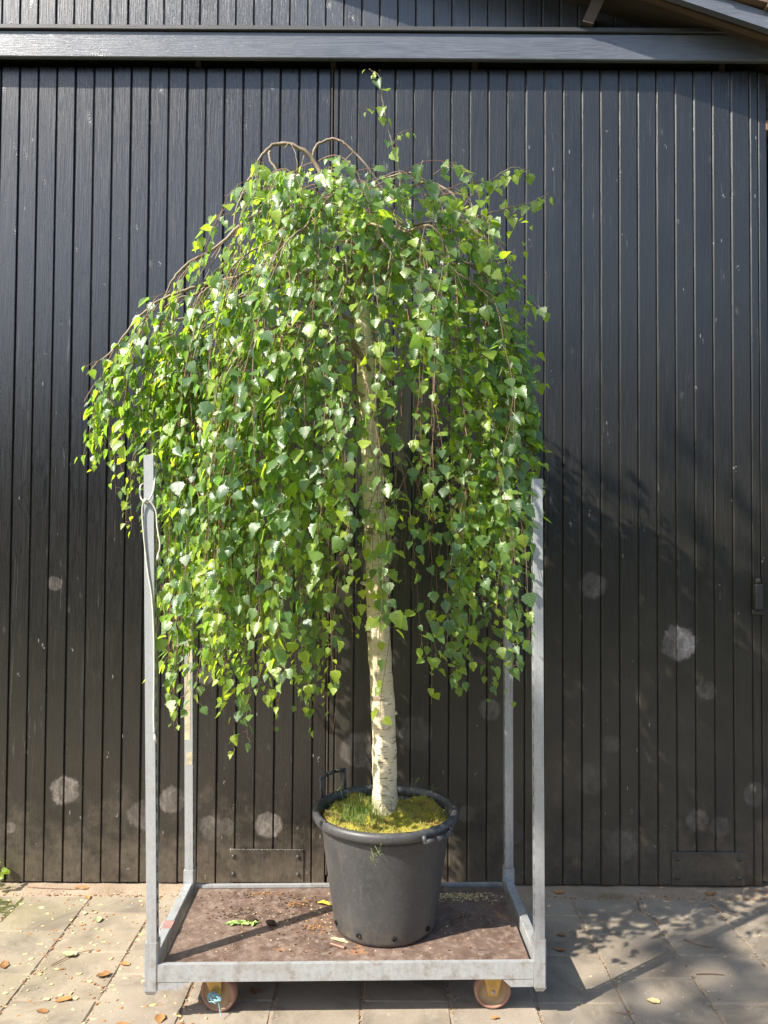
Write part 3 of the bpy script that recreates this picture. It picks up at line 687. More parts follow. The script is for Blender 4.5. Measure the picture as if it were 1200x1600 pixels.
for (z, a, l) in ((1.42, 200, .022), (1.27, 185, .012), (1.55, -10, .014), (.95, 5, .010)):
    i = min(range(len(tp)), key=lambda k: abs(tp[k].z + T0.z - z)); c = tp[i]; d = Vector((math.cos(R(a)), math.sin(R(a)), .3)).normalized()
    MB().tube([c + d * rad[i] * .8, c + d * (rad[i] + l)], [.009, .006], 8).build('branch_stub', M['bark'], tr_o)
    m = MB().lathe([(0, 0), (.012, .001), (.016, -.004)], 10, 'y')
ARCS = {
 'B1': ([(-0.081, 2.88, 2.41), (-0.102, 2.88, 2.629), (-0.151, 2.86, 2.828), (-0.222, 2.83, 2.948), (-0.292, 2.81, 3.058), (-0.386, 2.8, 3.091), (-0.456, 2.8, 3.045), (-0.514, 2.8, 2.932), (-0.557, 2.8, 2.801), (-0.565, 2.8, 2.5)], .017, .0022),
 'B1b': ([(-0.43, 2.8, 3.06), (-0.425, 2.79, 3.02), (-0.394, 2.78, 2.97), (-0.368, 2.77, 2.896), (-0.378, 2.76, 2.774)], .0055, .002),
 'B2': ([(-0.275, 2.82, 3.035), (-0.255, 2.81, 3.09), (-0.192, 2.8, 3.109), (-0.137, 2.79, 3.073), (-0.066, 2.77, 2.988), (-0.007, 2.74, 2.885), (0.039, 2.71, 2.757), (0.085, 2.7, 2.5)], .0062, .0025),
 'B2b': ([(-0.16, 2.86, 2.84), (-.06, 2.84, 2.955), (.06, 2.82, 2.99), (.12, 2.79, 2.97), (.19, 2.76, 2.87), (.24, 2.74, 2.7)], .006, .002),
 'B3': ([(-0.097, 2.88, 2.605), (-0.246, 2.86, 2.743), (-0.412, 2.83, 2.84), (-0.513, 2.8, 2.801), (-0.613, 2.78, 2.698), (-0.723, 2.76, 2.62), (-0.784, 2.75, 2.53), (-0.811, 2.75, 2.40)], .013, .003),
 'B3b': ([(-0.1, 2.88, 2.50), (-0.245, 2.86, 2.60), (-0.475, 2.8, 2.60), (-0.694, 2.74, 2.53), (-0.803, 2.72, 2.479), (-0.88, 2.7, 2.404), (-0.945, 2.68, 2.30), (-1.01, 2.67, 2.238), (-1.04, 2.67, 2.20)], .011, .0018),
 'B4': ([(-.02, 2.86, 2.78), (0.05, 2.84, 2.90), (0.045, 2.83, 3.034), (0.02, 2.82, 3.108), (0.001, 2.82, 3.185), (-0.017, 2.81, 3.276), (-0.024, 2.8, 3.337), (-0.067, 2.8, 3.373)], .0045, .0010),
 'B4b': ([(0.001, 2.82, 3.185), (-0.028, 2.81, 3.223), (-0.075, 2.8, 3.227)], .0014, .0008),
 'B4c': ([(0.023, 2.82, 3.094), (0.05, 2.8, 3.132), (0.097, 2.79, 3.141)], .0014, .0008),
 'B5': ([(-0.09, 2.88, 2.66), (0.041, 2.86, 2.80), (0.231, 2.82, 2.797), (0.367, 2.78, 2.825), (0.512, 2.74, 2.848), (0.583, 2.72, 2.873)], .0075, .0012),
 'B5b': ([(0.04, 2.86, 2.80), (0.241, 2.81, 2.827), (0.32, 2.78, 2.898), (0.399, 2.76, 2.955), (0.456, 2.75, 2.981), (0.509, 2.74, 2.967)], .004, .0012),
 'B5c': ([(0.434, 2.76, 2.838), (0.479, 2.75, 2.808), (0.519, 2.74, 2.776)], .0015, .0008),
 'B6': ([(-0.11, 2.88, 2.70), (-0.031, 2.85, 2.88), (0.124, 2.85, 2.966), (0.231, 2.83, 2.931), (0.323, 2.8, 2.795), (0.387, 2.78, 2.61), (0.437, 2.77, 2.467), (0.467, 2.77, 2.30)], .009, .003),
 'B7': ([(-0.075, 2.85, 2.30), (-0.184, 2.7, 2.33), (-0.285, 2.58, 2.351), (-0.341, 2.52, 2.34), (-0.412, 2.5, 2.299), (-0.48, 2.48, 2.22), (-0.529, 2.47, 2.135)], .008, .002),
 'B8': ([(-0.33, 2.53, 2.345), (-0.255, 2.5, 2.289), (-0.169, 2.48, 2.201), (-0.084, 2.47, 2.034)], .004, .0015),
}
# further arching limbs all round the crown: (azimuth deg, start height, reach, rise)
for k, (az, z0, reach, rise) in enumerate([(180, 2.52, .72, .18), (193, 2.42, .68, .16), (205, 2.48, .60, .22), (222, 2.55, .52, .26), (240, 2.60, .46, .26), (262, 2.50, .42, .26), (285, 2.58, .40, .24), (308, 2.60, .44, .22), (325, 2.52, .48, .20), (342, 2.58, .52, .16), (355, 2.48, .54, .20), (15, 2.56, .52, .22), (40, 2.55, .46, .26), (80, 2.58, .42, .26), (115, 2.55, .46, .26), (145, 2.58, .56, .24), (165, 2.5, .66, .22), (174, 2.30, .70, .16), (216, 2.15, .55, .12), (232, 2.3, .55, .14), (200, 2.1, .6, .12), (252, 2.25, .45, .12)]):
    a = R(az); d = Vector((math.cos(a), math.sin(a), 0)); s0 = Vector((-.09 + (z0 - 2.6) * -.08, 2.88, z0)); pts = []
    for t_ in (0, .2, .42, .65, .85, 1.0, 1.1):
        q = s0 + d * reach * min(t_, 1.06) + Vector((0, 0, rise * 4 * t_ * (.62 - .55 * t_) * 1.0 - .14 * max(0, t_ - .5)))
        q += Vector((random.gauss(0, .012), random.gauss(0, .012), random.gauss(0, .01))); pts.append(tuple(q))
    ARCS['G%d' % k] = (pts, .009, .002)
# fine bare twigs arching over the crown top
for k, pts in enumerate([[(-0.455, 2.79, 3.006), (-0.435, 2.78, 2.925), (-0.406, 2.77, 2.845)],
        [(-0.471, 2.8, 3.004), (-0.515, 2.79, 2.883), (-0.537, 2.78, 2.752), (-0.539, 2.77, 2.586), (-0.528, 2.76, 2.376)],
        [(-0.499, 2.79, 2.895), (-0.527, 2.78, 2.775), (-0.525, 2.77, 2.632), (-0.537, 2.76, 2.491)],
        [(-0.371, 2.79, 3.067), (-0.352, 2.78, 3.08), (-0.327, 2.77, 3.024), (-0.317, 2.76, 2.905), (-0.279, 2.75, 2.786)],
        [(-0.303, 2.8, 3.044), (-0.32, 2.79, 2.964), (-0.335, 2.78, 2.821), (-0.357, 2.77, 2.656)],
        [(-0.12, 2.78, 3.048), (-0.171, 2.77, 2.987), (-0.188, 2.76, 2.905), (-0.201, 2.75, 2.763)],
        [(-0.058, 2.77, 2.974), (-0.078, 2.76, 2.882), (-0.092, 2.75, 2.717)],
        [(-0.141, 2.82, 2.943), (-0.023, 2.8, 2.964), (0.058, 2.79, 2.983), (0.116, 2.78, 2.925), (0.157, 2.77, 2.817), (0.207, 2.76, 2.698)],
        [(0.0, 2.8, 2.923), (0.093, 2.79, 2.895), (0.208, 2.78, 2.821), (0.277, 2.77, 2.679), (0.31, 2.76, 2.537)],
        [(0.14, 2.8, 2.899), (0.231, 2.78, 2.918), (0.295, 2.77, 2.886), (0.321, 2.76, 2.813), (0.34, 2.76, 2.721)],
        [(-0.601, 2.78, 2.694), (-0.65, 2.77, 2.586), (-0.689, 2.76, 2.468), (-0.696, 2.75, 2.282)],
        [(-0.712, 2.76, 2.618), (-0.76, 2.75, 2.534), (-0.782, 2.75, 2.42), (-0.789, 2.74, 2.234)],
        [(-0.501, 2.8, 2.794), (-0.555, 2.78, 2.659), (-0.588, 2.77, 2.494), (-0.592, 2.76, 2.308)],
        [(-0.773, 2.75, 2.529), (-0.84, 2.73, 2.437), (-0.913, 2.71, 2.363), (-0.932, 2.7, 2.249)],
        [(-0.399, 2.82, 2.857), (-0.443, 2.8, 2.736), (-0.458, 2.78, 2.567)],
        [(0.389, 2.78, 2.601), (0.419, 2.77, 2.494), (0.441, 2.76, 2.33), (0.459, 2.76, 2.17)],
        [(0.326, 2.8, 2.783), (0.353, 2.79, 2.616), (0.361, 2.78, 2.428), (0.346, 2.77, 2.241)]]):
    ARCS['T%d' % k] = (pts, .0026, .0010)
TOPX, TOPZ = zip(*[(-1.159, 2.27), (-1.088, 2.307), (-0.969, 2.429), (-0.874, 2.546), (-0.802, 2.576), (-0.731, 2.57), (-0.635, 2.64), (-0.563, 2.69), (-0.492, 2.80), (-0.42, 2.97), (-0.348, 3.02), (-0.251, 3.0), (-0.153, 2.98), (-0.008, 2.97), (0.114, 2.958), (0.235, 2.92), (0.332, 2.80), (0.405, 2.64), (0.454, 2.49), (0.502, 2.345), (0.539, 2.245), (0.599, 1.931)])
BOTX, BOTZ = zip(*[(-1.152, 1.8), (-1.082, 1.921), (-1.034, 1.99), (-0.959, 1.86), (-0.88, 1.80), (-0.867, 1.45), (-0.85, 1.68), (-0.80, 1.60), (-0.77, 1.42), (-0.712, 1.159), (-0.614, 0.946), (-0.561, 0.864), (-0.508, 1.041), (-0.425, 1.137), (-0.352, 0.971), (-0.28, 0.901), (-0.21, 1.043), (-0.162, 0.925), (-0.116, 1.20), (-0.057, 1.33), (0.003, 1.274), (0.075, 1.187), (0.109, 1.497), (0.144, 1.617), (0.193, 1.497), (0.241, 1.355), (0.277, 1.26), (0.333, 0.975), (0.361, 1.07), (0.396, 1.356), (0.456, 1.439), (0.54, 1.392), (0.563, 1.739), (0.618, 1.739)])
# the crown's outline is that of its mid plane; nearer twigs keep the same outline scaled for their own distance from the trunk axis
def botz(x): return float(np.interp(x, BOTX, BOTZ))
def topz(x): return float(np.interp(x, TOPX, TOPZ))
arc_curves = {}
for k, (pts, r0, r1) in ARCS.items():
    c = catmull(pts, 7); n = len(c); c = [Vector((p.x, p.y, min(p.z, topz(p.x * 2.88 / p.y) - .03 if k[0] == 'G' else 9))) for p in c]
    arc_curves[k] = c
    rr_ = [r0 + (r1 - r0) * (i / (n - 1)) ** .6 for i in range(n)]
    c = arc_curves[k] = [c[0]] + [q + Vector((random.gauss(0, .0013), random.gauss(0, .0013), random.gauss(0, .0013))) for q in c[1:]]
    MB().tube([W(p) for p in c], rr_, 9, True, True, .05).build('branch', M['branch'] if r0 > .0025 else M['twig'], tree)
# hanging twigs
leaves = []      # (position, normal, tipdir, size, tint)
twm = MB()
def leaf_at(p, out, size, tint, droop=1.0):
    n = Vector((out.x * .7 - .34, out.y * .7 - .36, .62)) + Vector((random.gauss(0, .46), random.gauss(0, .46), random.gauss(0, .40)))
    if n.length < .1: n = Vector((0, -1, .3))
    n.normalize(); tip = Vector((out.x * .35 + random.gauss(0, .35), out.y * .35 + random.gauss(0, .35), -1.0 * droop))
    tip = tip - n * tip.dot(n)
    if tip.length < .05: tip = n.orthogonal()
    leaves.append((p, n, tip.normalized(), size, tint))
def strand(p0, d0, length, dens=.030, sz=1.0, rad0=.0017, tmin=.05, tint0=None):
    """twig that leaves along d0 and then hangs; leaves alternate along it"""
    if length < .06: return []
    p = Vector(p0); d = Vector(d0).normalized(); step = .022; pts = [p.copy()]; L = 0; nextleaf = length * tmin + random.uniform(0, dens); side = random.random() * 6.28
    bow = random.gauss(0, .35); tb = random.gauss(.46, .24) if tint0 is None else tint0
    while L < length:
        f = L / length
        d = (d + Vector((math.cos(bow) * .02 * random.gauss(0, 1), math.sin(bow) * .02 * random.gauss(0, 1), -.22 - .1 * f)) * (.55)).normalized()
        d = (d + Vector((random.gauss(0, .048), random.gauss(0, .048), 0))).normalized()
        p = p + d * step; L += step; pts.append(p.copy()); xe = p.x * 2.88 / p.y
        if p.z < 2.7 and (xe > .585 or xe < -1.13): break
        while L > nextleaf:
            side += 2.4 + random.gauss(0, .5); a = side
            out = Vector((math.cos(a), math.sin(a), 0)); lp = p + out * random.uniform(.006, .018) + Vector((0, 0, random.uniform(-.008, .004)))
            s = sz * (.0255 + .032 * random.random() ** 1.1) * (1.0 - .35 * max(0, f - .8) / .2)
            axis = Vector((p.x + .12, p.y - 2.88, 0)); axis = axis.normalized() if axis.length > 1e-3 else Vector((0, -1, 0))
            leaf_at(lp, (out * .6 + axis * .8).normalized(), s, min(1, max(0, tb + random.gauss(0, .16) + .35 * max(0, f - .7) / .3)))
            twm.tube([W(p), W(lp)], .0006, 3, True, False)
            nextleaf += dens * random.uniform(.6, 1.5)
    n = len(pts)
    if n > 1: twm.tube([W(q) for q in pts], [rad0 * (1 - .6 * i / n) for i in range(n)], 4, True, False)
    return pts
def hang(p, d, maxl=9, **kw):
    k_ = 2.88 / p.y; xe = p.x * k_
    if xe < -1.10 or xe > .60: return
    room = (1.635 + (p.z - 1.635) * k_ - botz(xe)) / k_
    if -.12 < xe < .05 and p.y < 2.84 and random.random() < .72: return
    if .07 < xe < .24 and random.random() < .45: return
    if xe > .42: room *= random.uniform(.45, .85)
    if room < .08: return
    if p.z > 2.85: d = Vector((d.x, d.y, min(d.z, -.35)))
    L = room * (1 - abs(random.gauss(0, .22))) if random.random() < .68 else room * random.uniform(.25, .8)
    L = min(L, maxl, random.uniform(.9, 1.95))
    if L > .07: pts = strand(p, d, L, **kw)
random.seed(21)
skip = {'B4', 'B4b', 'B4c', 'B5c'}
for k, c in arc_curves.items():
    if k in skip or (k[0] == 'T' and k not in ('T10', 'T11', 'T13', 'T15', 'T16')): continue
    n = len(c); cum = [0]
    for i in range(1, n): cum.append(cum[-1] + (c[i] - c[i - 1]).length)
    tot = cum[-1]; s = tot * (.30 if k[0] == 'G' else .38)
    if k == 'B1': s = tot * .93
    if k in ('B2', 'B2b'): s = tot * .72
    if k in ('B5', 'B5b'): s = tot * .35
    while s < tot:
        i = max(j for j in range(n) if cum[j] <= s); i = min(i, n - 2); f = (s - cum[i]) / max(1e-6, cum[i + 1] - cum[i]); p = c[i].lerp(c[i + 1], f)
        tg = (c[i + 1] - c[i]).normalized(); sd = tg.cross(Vector((0, 0, 1))) * random.choice((-1, 1)); d = tg * .6 + sd * random.uniform(.2, 1.0) + Vector((0, 0, random.uniform(-.5, .3)))
        right_gap = .08 < p.x < .36 and p.z < 2.3
        if not right_gap or random.random() < .6:
            hang(p, d, maxl=(.06 if (k in ('B5', 'B5b') and p.x > .28) else 9))
        s += random.uniform(.035, .075)
    if k not in ('B5', 'B5b'): hang(c[-1], c[-1] - c[-2])
# outermost veil of twigs placed to reach the crown's ragged lower fringe
FR = [(-.56, .86), (-.585, .98), (-.61, .93), (-.53, 1.0), (-.50, 1.05), (-.35, .98), (-.30, .90), (-.27, .92), (-.16, .93), (-.20, 1.0), (-.64, 1.0), (-.67, 1.05), (-.71, 1.16), (.335, .98), (.355, 1.07), (.31, 1.15), (.33, 1.1), (.28, 1.25), (.40, 1.36), (.47, 1.42), (.55, 1.75), (.44, 1.55), (.075, 1.19), (.05, 1.24), (.09, 1.3), (.0, 1.3), (-.73, 1.25), (-.42, 1.12), (-.46, 1.08), (-.24, 1.0), (-.39, 1.05), (-.62, 1.2), (-.55, 1.15), (-.48, 1.2), (-.33, 1.15), (.34, 1.05), (.36, 1.1), (.31, 1.2), (.35, 1.3), (.38, 1.2), (-.57, .9), (-.30, .95), (-.62, 1.0), (-.58, 1.3), (-.43, 1.3), (-.18, 1.2), (-.51, 1.35), (-.29, 1.3), (.36, 1.3), (.38, 1.5), (.53, 1.80), (.26, 1.5), (.04, 1.5), (-.65, 1.4), (-.22, 1.35), (.19, 1.6), (-.60, 1.1), (-.54, 1.1), (-.45, 1.18), (-.37, 1.1), (-.32, 1.05), (-.25, 1.15), (-.66, 1.2), (-.70, 1.25), (-.56, 1.2), (-.34, 1.2), (-.21, 1.15), (-.16, 1.1), (-.63, 1.15), (.32, 1.3), (.30, 1.4), (.335, 1.0), (.35, 1.05), (.32, 1.1), (.37, 1.15), (.34, 1.2), (.29, 1.3)]
for (x, zb) in FR:
    y = 2.86 + random.uniform(-.27, .1); ke = y / 2.88; z = random.uniform(1.75, 2.15)
    xx = x * ke; zz_ = 1.635 + (zb - 1.635) * ke
    strand((xx, y, z), (random.gauss(0, .15), random.gauss(0, .15), -.3), z - zz_, dens=.026)
# far-left spray
for (x, y, z, L) in [(a_ + .055, b_, c_, d_) for a_, b_, c_, d_ in [(-1.06, 2.67, 2.18, .32), (-1.01, 2.68, 2.22, .28), (-1.04, 2.69, 2.2, .40), (-.98, 2.68, 2.26, .30), (-.93, 2.70, 2.32, .44), (-.88, 2.70, 2.38, .50), (-.84, 2.71, 2.42, .6), (-.97, 2.72, 2.24, .25), (-.90, 2.74, 2.30, .46), (-1.0, 2.66, 2.2, .42), (-.86, 2.68, 2.36, .5), (-.82, 2.7, 2.4, .6), (-1.05, 2.68, 2.15, .42)]]:
    strand((x, y, z), (random.gauss(0, .12), random.gauss(0, .15), -.3), L * .8, dens=.022, tint0=.5)
# dense upper layer so that limbs disappear among leaves
for k in range(125):
    x = random.uniform(-.50, .38); a = random.uniform(0, 6.28); y = 2.82 + random.uniform(-.34, .28)
    z = min(topz(x) - .01 - .25 * abs(y - 2.82), 2.98) - abs(random.gauss(0, .09))
    strand((x, y, z), (random.gauss(0, 1), random.gauss(0, 1), .2), random.uniform(.2, .6), dens=.026, tmin=.0, tint0=random.gauss(.5, .15))
# leaves on the upright and sideways shoots at the top
N_HUNG = len(leaves)
def shoot(k, spec):
    c = arc_curves[k]; n = len(c)
    for (f, size, tint) in spec:
        p = c[min(n - 1, int(f * (n - 1)))] + Vector((random.gauss(0, .008), random.gauss(0, .008), -.006))
        leaf_at(p, Vector((random.uniform(-1, 1), -1, 0)).normalized(), size, tint)
shoot('B4', [(.42, .06, .75), (.46, .05, .3), (.62, .045, .9), (.68, .05, .8), (.80, .042, .85), (.9, .045, .3), (.94, .02, 1), (.97, .02, 1), (1, .018, 1), (.99, .016, 1)])
shoot('B4b', [(.3, .04, .95), (.8, .02, 1), (1, .022, 1), (.95, .018, 1)]); shoot('B4c', [(.5, .02, 1), (.7, .025, 1), (.85, .022, 1), (1, .024, 1), (.95, .02, 1)])
for k in ('B5', 'B5b'):
    shoot(k, [(.55 + .45 * i / 13, random.uniform(.02, .052), random.uniform(.6, 1)) for i in range(14)])
shoot('B5c', [(.4, .025, .9), (.7, .022, 1), (1, .02, 1)])

def keep(l):
    p = l[0]; k_ = 2.88 / p.y; xe = p.x * k_; ze = 1.635 + (p.z - 1.635) * k_; tx = float(np.interp(ze, [.6, 1.07, 1.5, 2.02, 2.41, 2.7], [.01, -.003, -.027, -.057, -.084, -.12]))
    if p.y < 2.9 and abs(xe - tx) < .055 and 1.45 < ze < 2.5: return random.random() < (.62 if ze < 1.75 else .45)
    if .03 < xe < .22 and 1.4 < ze < 2.25: return random.random() < (.22 if xe < .12 else .45)
    if abs(xe - tx) < .06 and ze < 1.30: return random.random() < .25
    t_ = 2.88 - p.y
    if t_ > .04 and abs(p.x + 1.5 * t_ - .0) < .085 and .55 < p.z - 1.75 * t_ < 1.45: return random.random() < .22
    return random.random() < .86
leaves = [l for l in leaves[:N_HUNG] if keep(l)] + leaves[N_HUNG:]
# leaf blades: rhombic-ovate, toothed, folded along the midrib, with a petiole
def leaf_geo(seed, wide, fold, curl):
    r = random.Random(seed); ts = [0, .05, .13, .23, .34, .46, .58, .70, .81, .91, 1.0]
    ws = [0, .20, .34, .41, .425, .385, .30, .205, .118, .05, 0]
    V, Fc, UV = [], [], []
    for i, t_ in enumerate(ts):
        tooth = (.045 if i % 2 == 0 else -.028) if 0 < i < len(ts) - 1 else 0
        zc = -curl * t_ * t_; w = (ws[i] + tooth) * wide * (1 + r.uniform(-.04, .04))
        if i in (0, len(ts) - 1): V.append((0, t_, zc)); UV.append((0, t_))
        else:
            V += [(-w, t_ + (.02 if i % 2 else -.01), zc + fold * w + r.uniform(-.02, .02)), (0, t_, zc), (w, t_ + (.02 if i % 2 else -.01), zc + fold * w + r.uniform(-.02, .02))]
            UV += [(-w, t_), (0, t_), (w, t_)]
    n = len(ts)
    Fc += [(0, 2, 1), (0, 3, 2)]
    for i in range(1, n - 2):
        a = 1 + 3 * (i - 1); b_ = a + 3
        Fc += [(a, a + 1, b_ + 1, b_), (a + 1, a + 2, b_ + 2, b_ + 1)]
    a = 1 + 3 * (n - 3); e = len(V) - 1; Fc += [(a, a + 1, e), (a + 1, a + 2, e)]
    b0 = len(V); V += [(-.012, -.33, .03), (.012, -.33, .03), (.012, .01, 0), (-.012, .01, 0)]; UV += [(.0, 0)] * 4; Fc.append((b0, b0 + 1, b0 + 2, b0 + 3))
    return np.array(V), Fc, UV
VAR = [leaf_geo(s, w, f, c) for s, w, f, c in ((1, 1.0, .22, .12), (2, .90, .45, .32), (3, 1.06, .12, .05), (4, .92, .75, .2), (5, 1.0, -.25, .35), (6, .80, .35, -.12), (7, .98, .05, .45), (8, .86, .6, .1))]
def frame(n, tip):
    x = tip.cross(n).normalized(); return Matrix((x, tip, n)).transposed()
def leaf_mesh(name, V, Fc, UVs, tints):
    me = bpy.data.meshes.new(name); me.from_pydata(V, [], Fc); me.update()
    at = me.attributes.new('tint', 'FLOAT', 'POINT'); at.data.foreach_set('value', tints)
    ul = me.uv_layers.new(name='UVMap'); li = np.zeros(len(me.loops), dtype=np.int32); me.loops.foreach_get('vertex_index', li)
    ul.data.foreach_set('uv', np.array(UVs, dtype=np.float32)[li].ravel()); me.materials.append(M['leaf'])
    me.polygons.foreach_set('use_smooth', [True] * len(me.polygons)); return me
# the 300 leaves that show largest from the front of the tree become parts of their own
eye = Vector((0, 0, 1.635)); cells = {}
for i, (p, n, tp_, s, tn) in enumerate(leaves):
    v = p + tp_ * s * .5 + Vector((0, 0, DZ)) - eye; key = (round(v.x / v.y / .020), round(v.z / v.y / .020))
    if key not in cells or v.y < cells[key][0]: cells[key] = (v.y, i)
rank = sorted(cells.values(), key=lambda c: -leaves[c[1]][3] * (.35 + abs(leaves[c[1]][1].y)) / c[0]); single = set(i for _, i in rank[:300])
pass
TINTS = (.12, .28, .42, .58, .78, .95)
lm = {}
bulkV, bulkF, bulkU, bulkT = [], [], [], []; off = 0
for i, (p, n, tp_, s, tn) in enumerate(leaves):
    vi = i % len(VAR); V, Fc, UVs = VAR[vi]; q = W(p); F3 = frame(n, tp_)
    if i in single:
        ti = min(range(6), key=lambda k: abs(TINTS[k] - tn)); key = (vi, ti)
        if key not in lm: lm[key] = leaf_mesh('leaf', [tuple(x) for x in V], Fc, UVs, [TINTS[ti]] * len(V))
        o = bpy.data.objects.new('leaf', lm[key]); COL.objects.link(o); o.parent = tree
        o.matrix_basis = Matrix.Translation(q + tp_ * s * .3) @ F3.to_4x4() @ Matrix.Scale(s, 4)
    else:
        A = np.array(F3); VV = (V * s) @ A.T + np.array(q + tp_ * s * .3)
        bulkV.append(VV); bulkF += [tuple(k + off for k in f) for f in Fc]; bulkU += UVs; bulkT += [tn] * len(V); off += len(V)
bv = np.concatenate(bulkV)
fol = put('foliage', leaf_mesh('foliage', bv.tolist(), bulkF, bulkU, bulkT), None, tree); tag(fol, kind='stuff')
tw_o = twm.build('twigs', M['twig'], tree); tag(tw_o, kind='stuff')
print('LEAVES', len(leaves))

# ------------------------------------------------------------------ litter
def curled_leaf(seed, L=1.0):
    r = random.Random(seed); V = []; F_ = []; n = 7; c1, c2 = r.uniform(.2, .6), r.uniform(-.3, .5); tw_ = r.uniform(-.5, .5)
    for i in range(n):
        t_ = i / (n - 1); w = .30 * math.sin(math.pi * min(1, .06 + t_ * .94)) ** .7 * (1 + r.uniform(-.25, .25)) + .01
        for s in (-1, -.5, 0, .5, 1):
            x = s * w; z = c1 * (abs(s) ** 1.5) * w + c2 * (t_ - .5) ** 2 + tw_ * x * (t_ - .5) + r.uniform(-.02, .02); V.append((x, t_ - .5, z))
    zmin = min(v[2] for v in V); V = [(a * L, b_ * L, (c - zmin) * L) for a, b_, c in V]
    for i in range(n - 1):
        for j in range(4): a = i * 5 + j; F_.append((a, a + 1, a + 6, a + 5))
    m = MB(); m.add(V, F_, True); return m
DL = [curled_leaf(s).mesh('dry_leaf') for s in range(8)]
for me in DL: me.materials.append(M['dryleaf'])
LIT = [(-1.415, 2.93, .055, 'curled orange-brown dry leaf at the far left edge of the paving', 30), (-1.105, 2.72, .055, 'wide tan dry leaf with dark tip left of the trolley', 100), (-1.15, 2.655, .045, 'small brown folded dry leaf in front of the wide tan leaf', 60),
       (-1.02, 2.865, .05, 'ragged reddish dry leaf left of the near left socket', 110), (-.965, 2.94, .04, 'small rust dry leaf behind the ragged reddish leaf', 75), (-.855, 2.585, .05, 'yellowish curled dry leaf in front of the near left socket', 80),
       (-.93, 2.535, .035, 'dark brown dry leaf scrap low in front of the trolley corner', 35), (-1.30, 2.54, .04, 'torn yellow-brown dry leaf in a joint at bottom left', 50), (-1.37, 3.555, .065, 'pale golden dry leaf lying against the left door foot', 80), (-1.31, 3.47, .04, 'brown curled dry leaf at the paving edge near the left door', 40),
       (.805, 3.535, .045, 'orange dry leaf at the door foot just right of the trolley', 90), (1.49, 3.535, .055, 'orange dry leaf below the right kick plate', 95), (.73, 3.17, .035, 'small russet dry leaf right of the trolley, the farther of two', 60), (.70, 3.06, .04, 'small russet dry leaf right of the trolley, the nearer of two', 85),
       (.385, 2.635, .03, 'tiny russet leaf on the paving below the right caster', 100), (-.845, 3.015, .035, 'orange leaf scrap between the left trolley posts', 20), (-.74, 2.62, .05, 'brown dry leaf beside the left caster in shadow', 20), (-.45, 2.78, .045, 'yellow-brown leaf in the shade under the trolley', 10)]
for (x, y, s, lab, rz) in LIT:
    o = put('dry_leaf', random.choice(DL), None, None, (x, y, .0015), (0, 0, R(rz + random.uniform(-20, 20))), (s, s, s * .9)); tag(o, lab, 'leaf', 'dry leaves on the paving')
# small unsorted litter
def scatter(name, n, fn, mat, size, flat, label, cat):
    m = MB()
    for k in range(n):
        x, y, z = fn(); a = random.uniform(0, 6.28); s = random.uniform(*size); pts = []
        for i in range(5):
            b_ = a + i * 1.2566; r = s * random.uniform(.4, 1); pts.append((x + r * math.cos(b_) * 1.4 * abs(math.cos(a)) + r * math.cos(b_) * .3, y + r * math.sin(b_), z + random.uniform(0, flat * s)))
        b0 = [(p[0], p[1], z - .0003) for p in pts]; top_ = pts
        m.add(b0 + top_ + [(x, y, z + s * flat)], [tuple(range(5))[::-1]] + [(i, (i + 1) % 5, 5 + (i + 1) % 5, 5 + i) for i in range(5)] + [(5 + i, 5 + (i + 1) % 5, 10) for i in range(5)])
    return tag(m.build(name, mat), label, cat, kind='stuff')
def left_pave():
    x = -random.uniform(.55, 1.9); return (x, random.uniform(2.35, 3.45), .0005)
def joints():
    if random.random() < .6: return (.085 + (random.randint(-7, 6) + .5) * PITCH + random.gauss(0, .012), random.uniform(2.3, 3.5), -.001)
    return (random.uniform(-1.9, 1.9), 3.485 + abs(random.gauss(0, .035)), .001)
scatter('leaf_crumbs', 430, left_pave, M['chaff'], (.002, .012), .25, 'pale leaf crumbs scattered over the left paving', 'leaf litter')
scatter('brown_crumbs', 320, left_pave, M['dryleaf'], (.002, .008), .4, 'brown leaf crumbs scattered over the left paving', 'leaf litter')
scatter('joint_grit', 1600, joints, M['stonechip'], (.0015, .0055), .6, 'grit and small chips in the paving joints and along the door foot', 'grit')
scatter('joint_litter', 1100, joints, M['dryleaf'], (.002, .007), .35, 'brown seed litter caught in the paving joints', 'leaf litter')
scatter('grit', 130, lambda: (random.uniform(.6, 1.9), random.uniform(2.35, 3.5), .0005), M['chaff'], (.0015, .005), .4, 'pale specks scattered over the right paving', 'leaf litter')
# twigs on the paving
def gtwig(pts, lab, r=.0022):
    o = Vector(pts[0]); tag(MB().tube([Vector(p) - o for p in catmull(pts, 4)], [r * (1 - .5 * i / (4 * (len(pts) - 1))) for i in range(4 * (len(pts) - 1) + 1)], 6).build('fallen_twig', M['twig'], None, o), lab, 'twig', 'twigs fallen on the paving')
gtwig([(1.14, 3.47, .004), (1.12, 3.38, .003), (1.15, 3.32, .004), (1.17, 3.25, .003)], 'long bent twig on the right paving nearest the door')
gtwig([(1.22, 3.14, .003), (1.26, 3.10, .004), (1.31, 3.08, .003)], 'dark short twig crossing a joint on the right paving', .003)
gtwig([(1.17, 2.90, .003), (1.22, 2.90, .004), (1.27, 2.895, .003)], 'thin straight twig beside a white scrap on the right paving')
gtwig([(.80, 2.67, .003), (.83, 2.66, .003), (.86, 2.665, .003)], 'shortest thin twig on the paving right of the near right socket', .0015)
gtwig([(1.45, 3.43, .003), (1.47, 3.38, .006), (1.52, 3.33, .003)], 'pale forked twig in a joint below the right kick plate')
gtwig([(-1.62, 3.56, .005), (-1.5, 3.545, .006), (-1.38, 3.54, .004)], 'long reddish stalk at the foot of the left door')
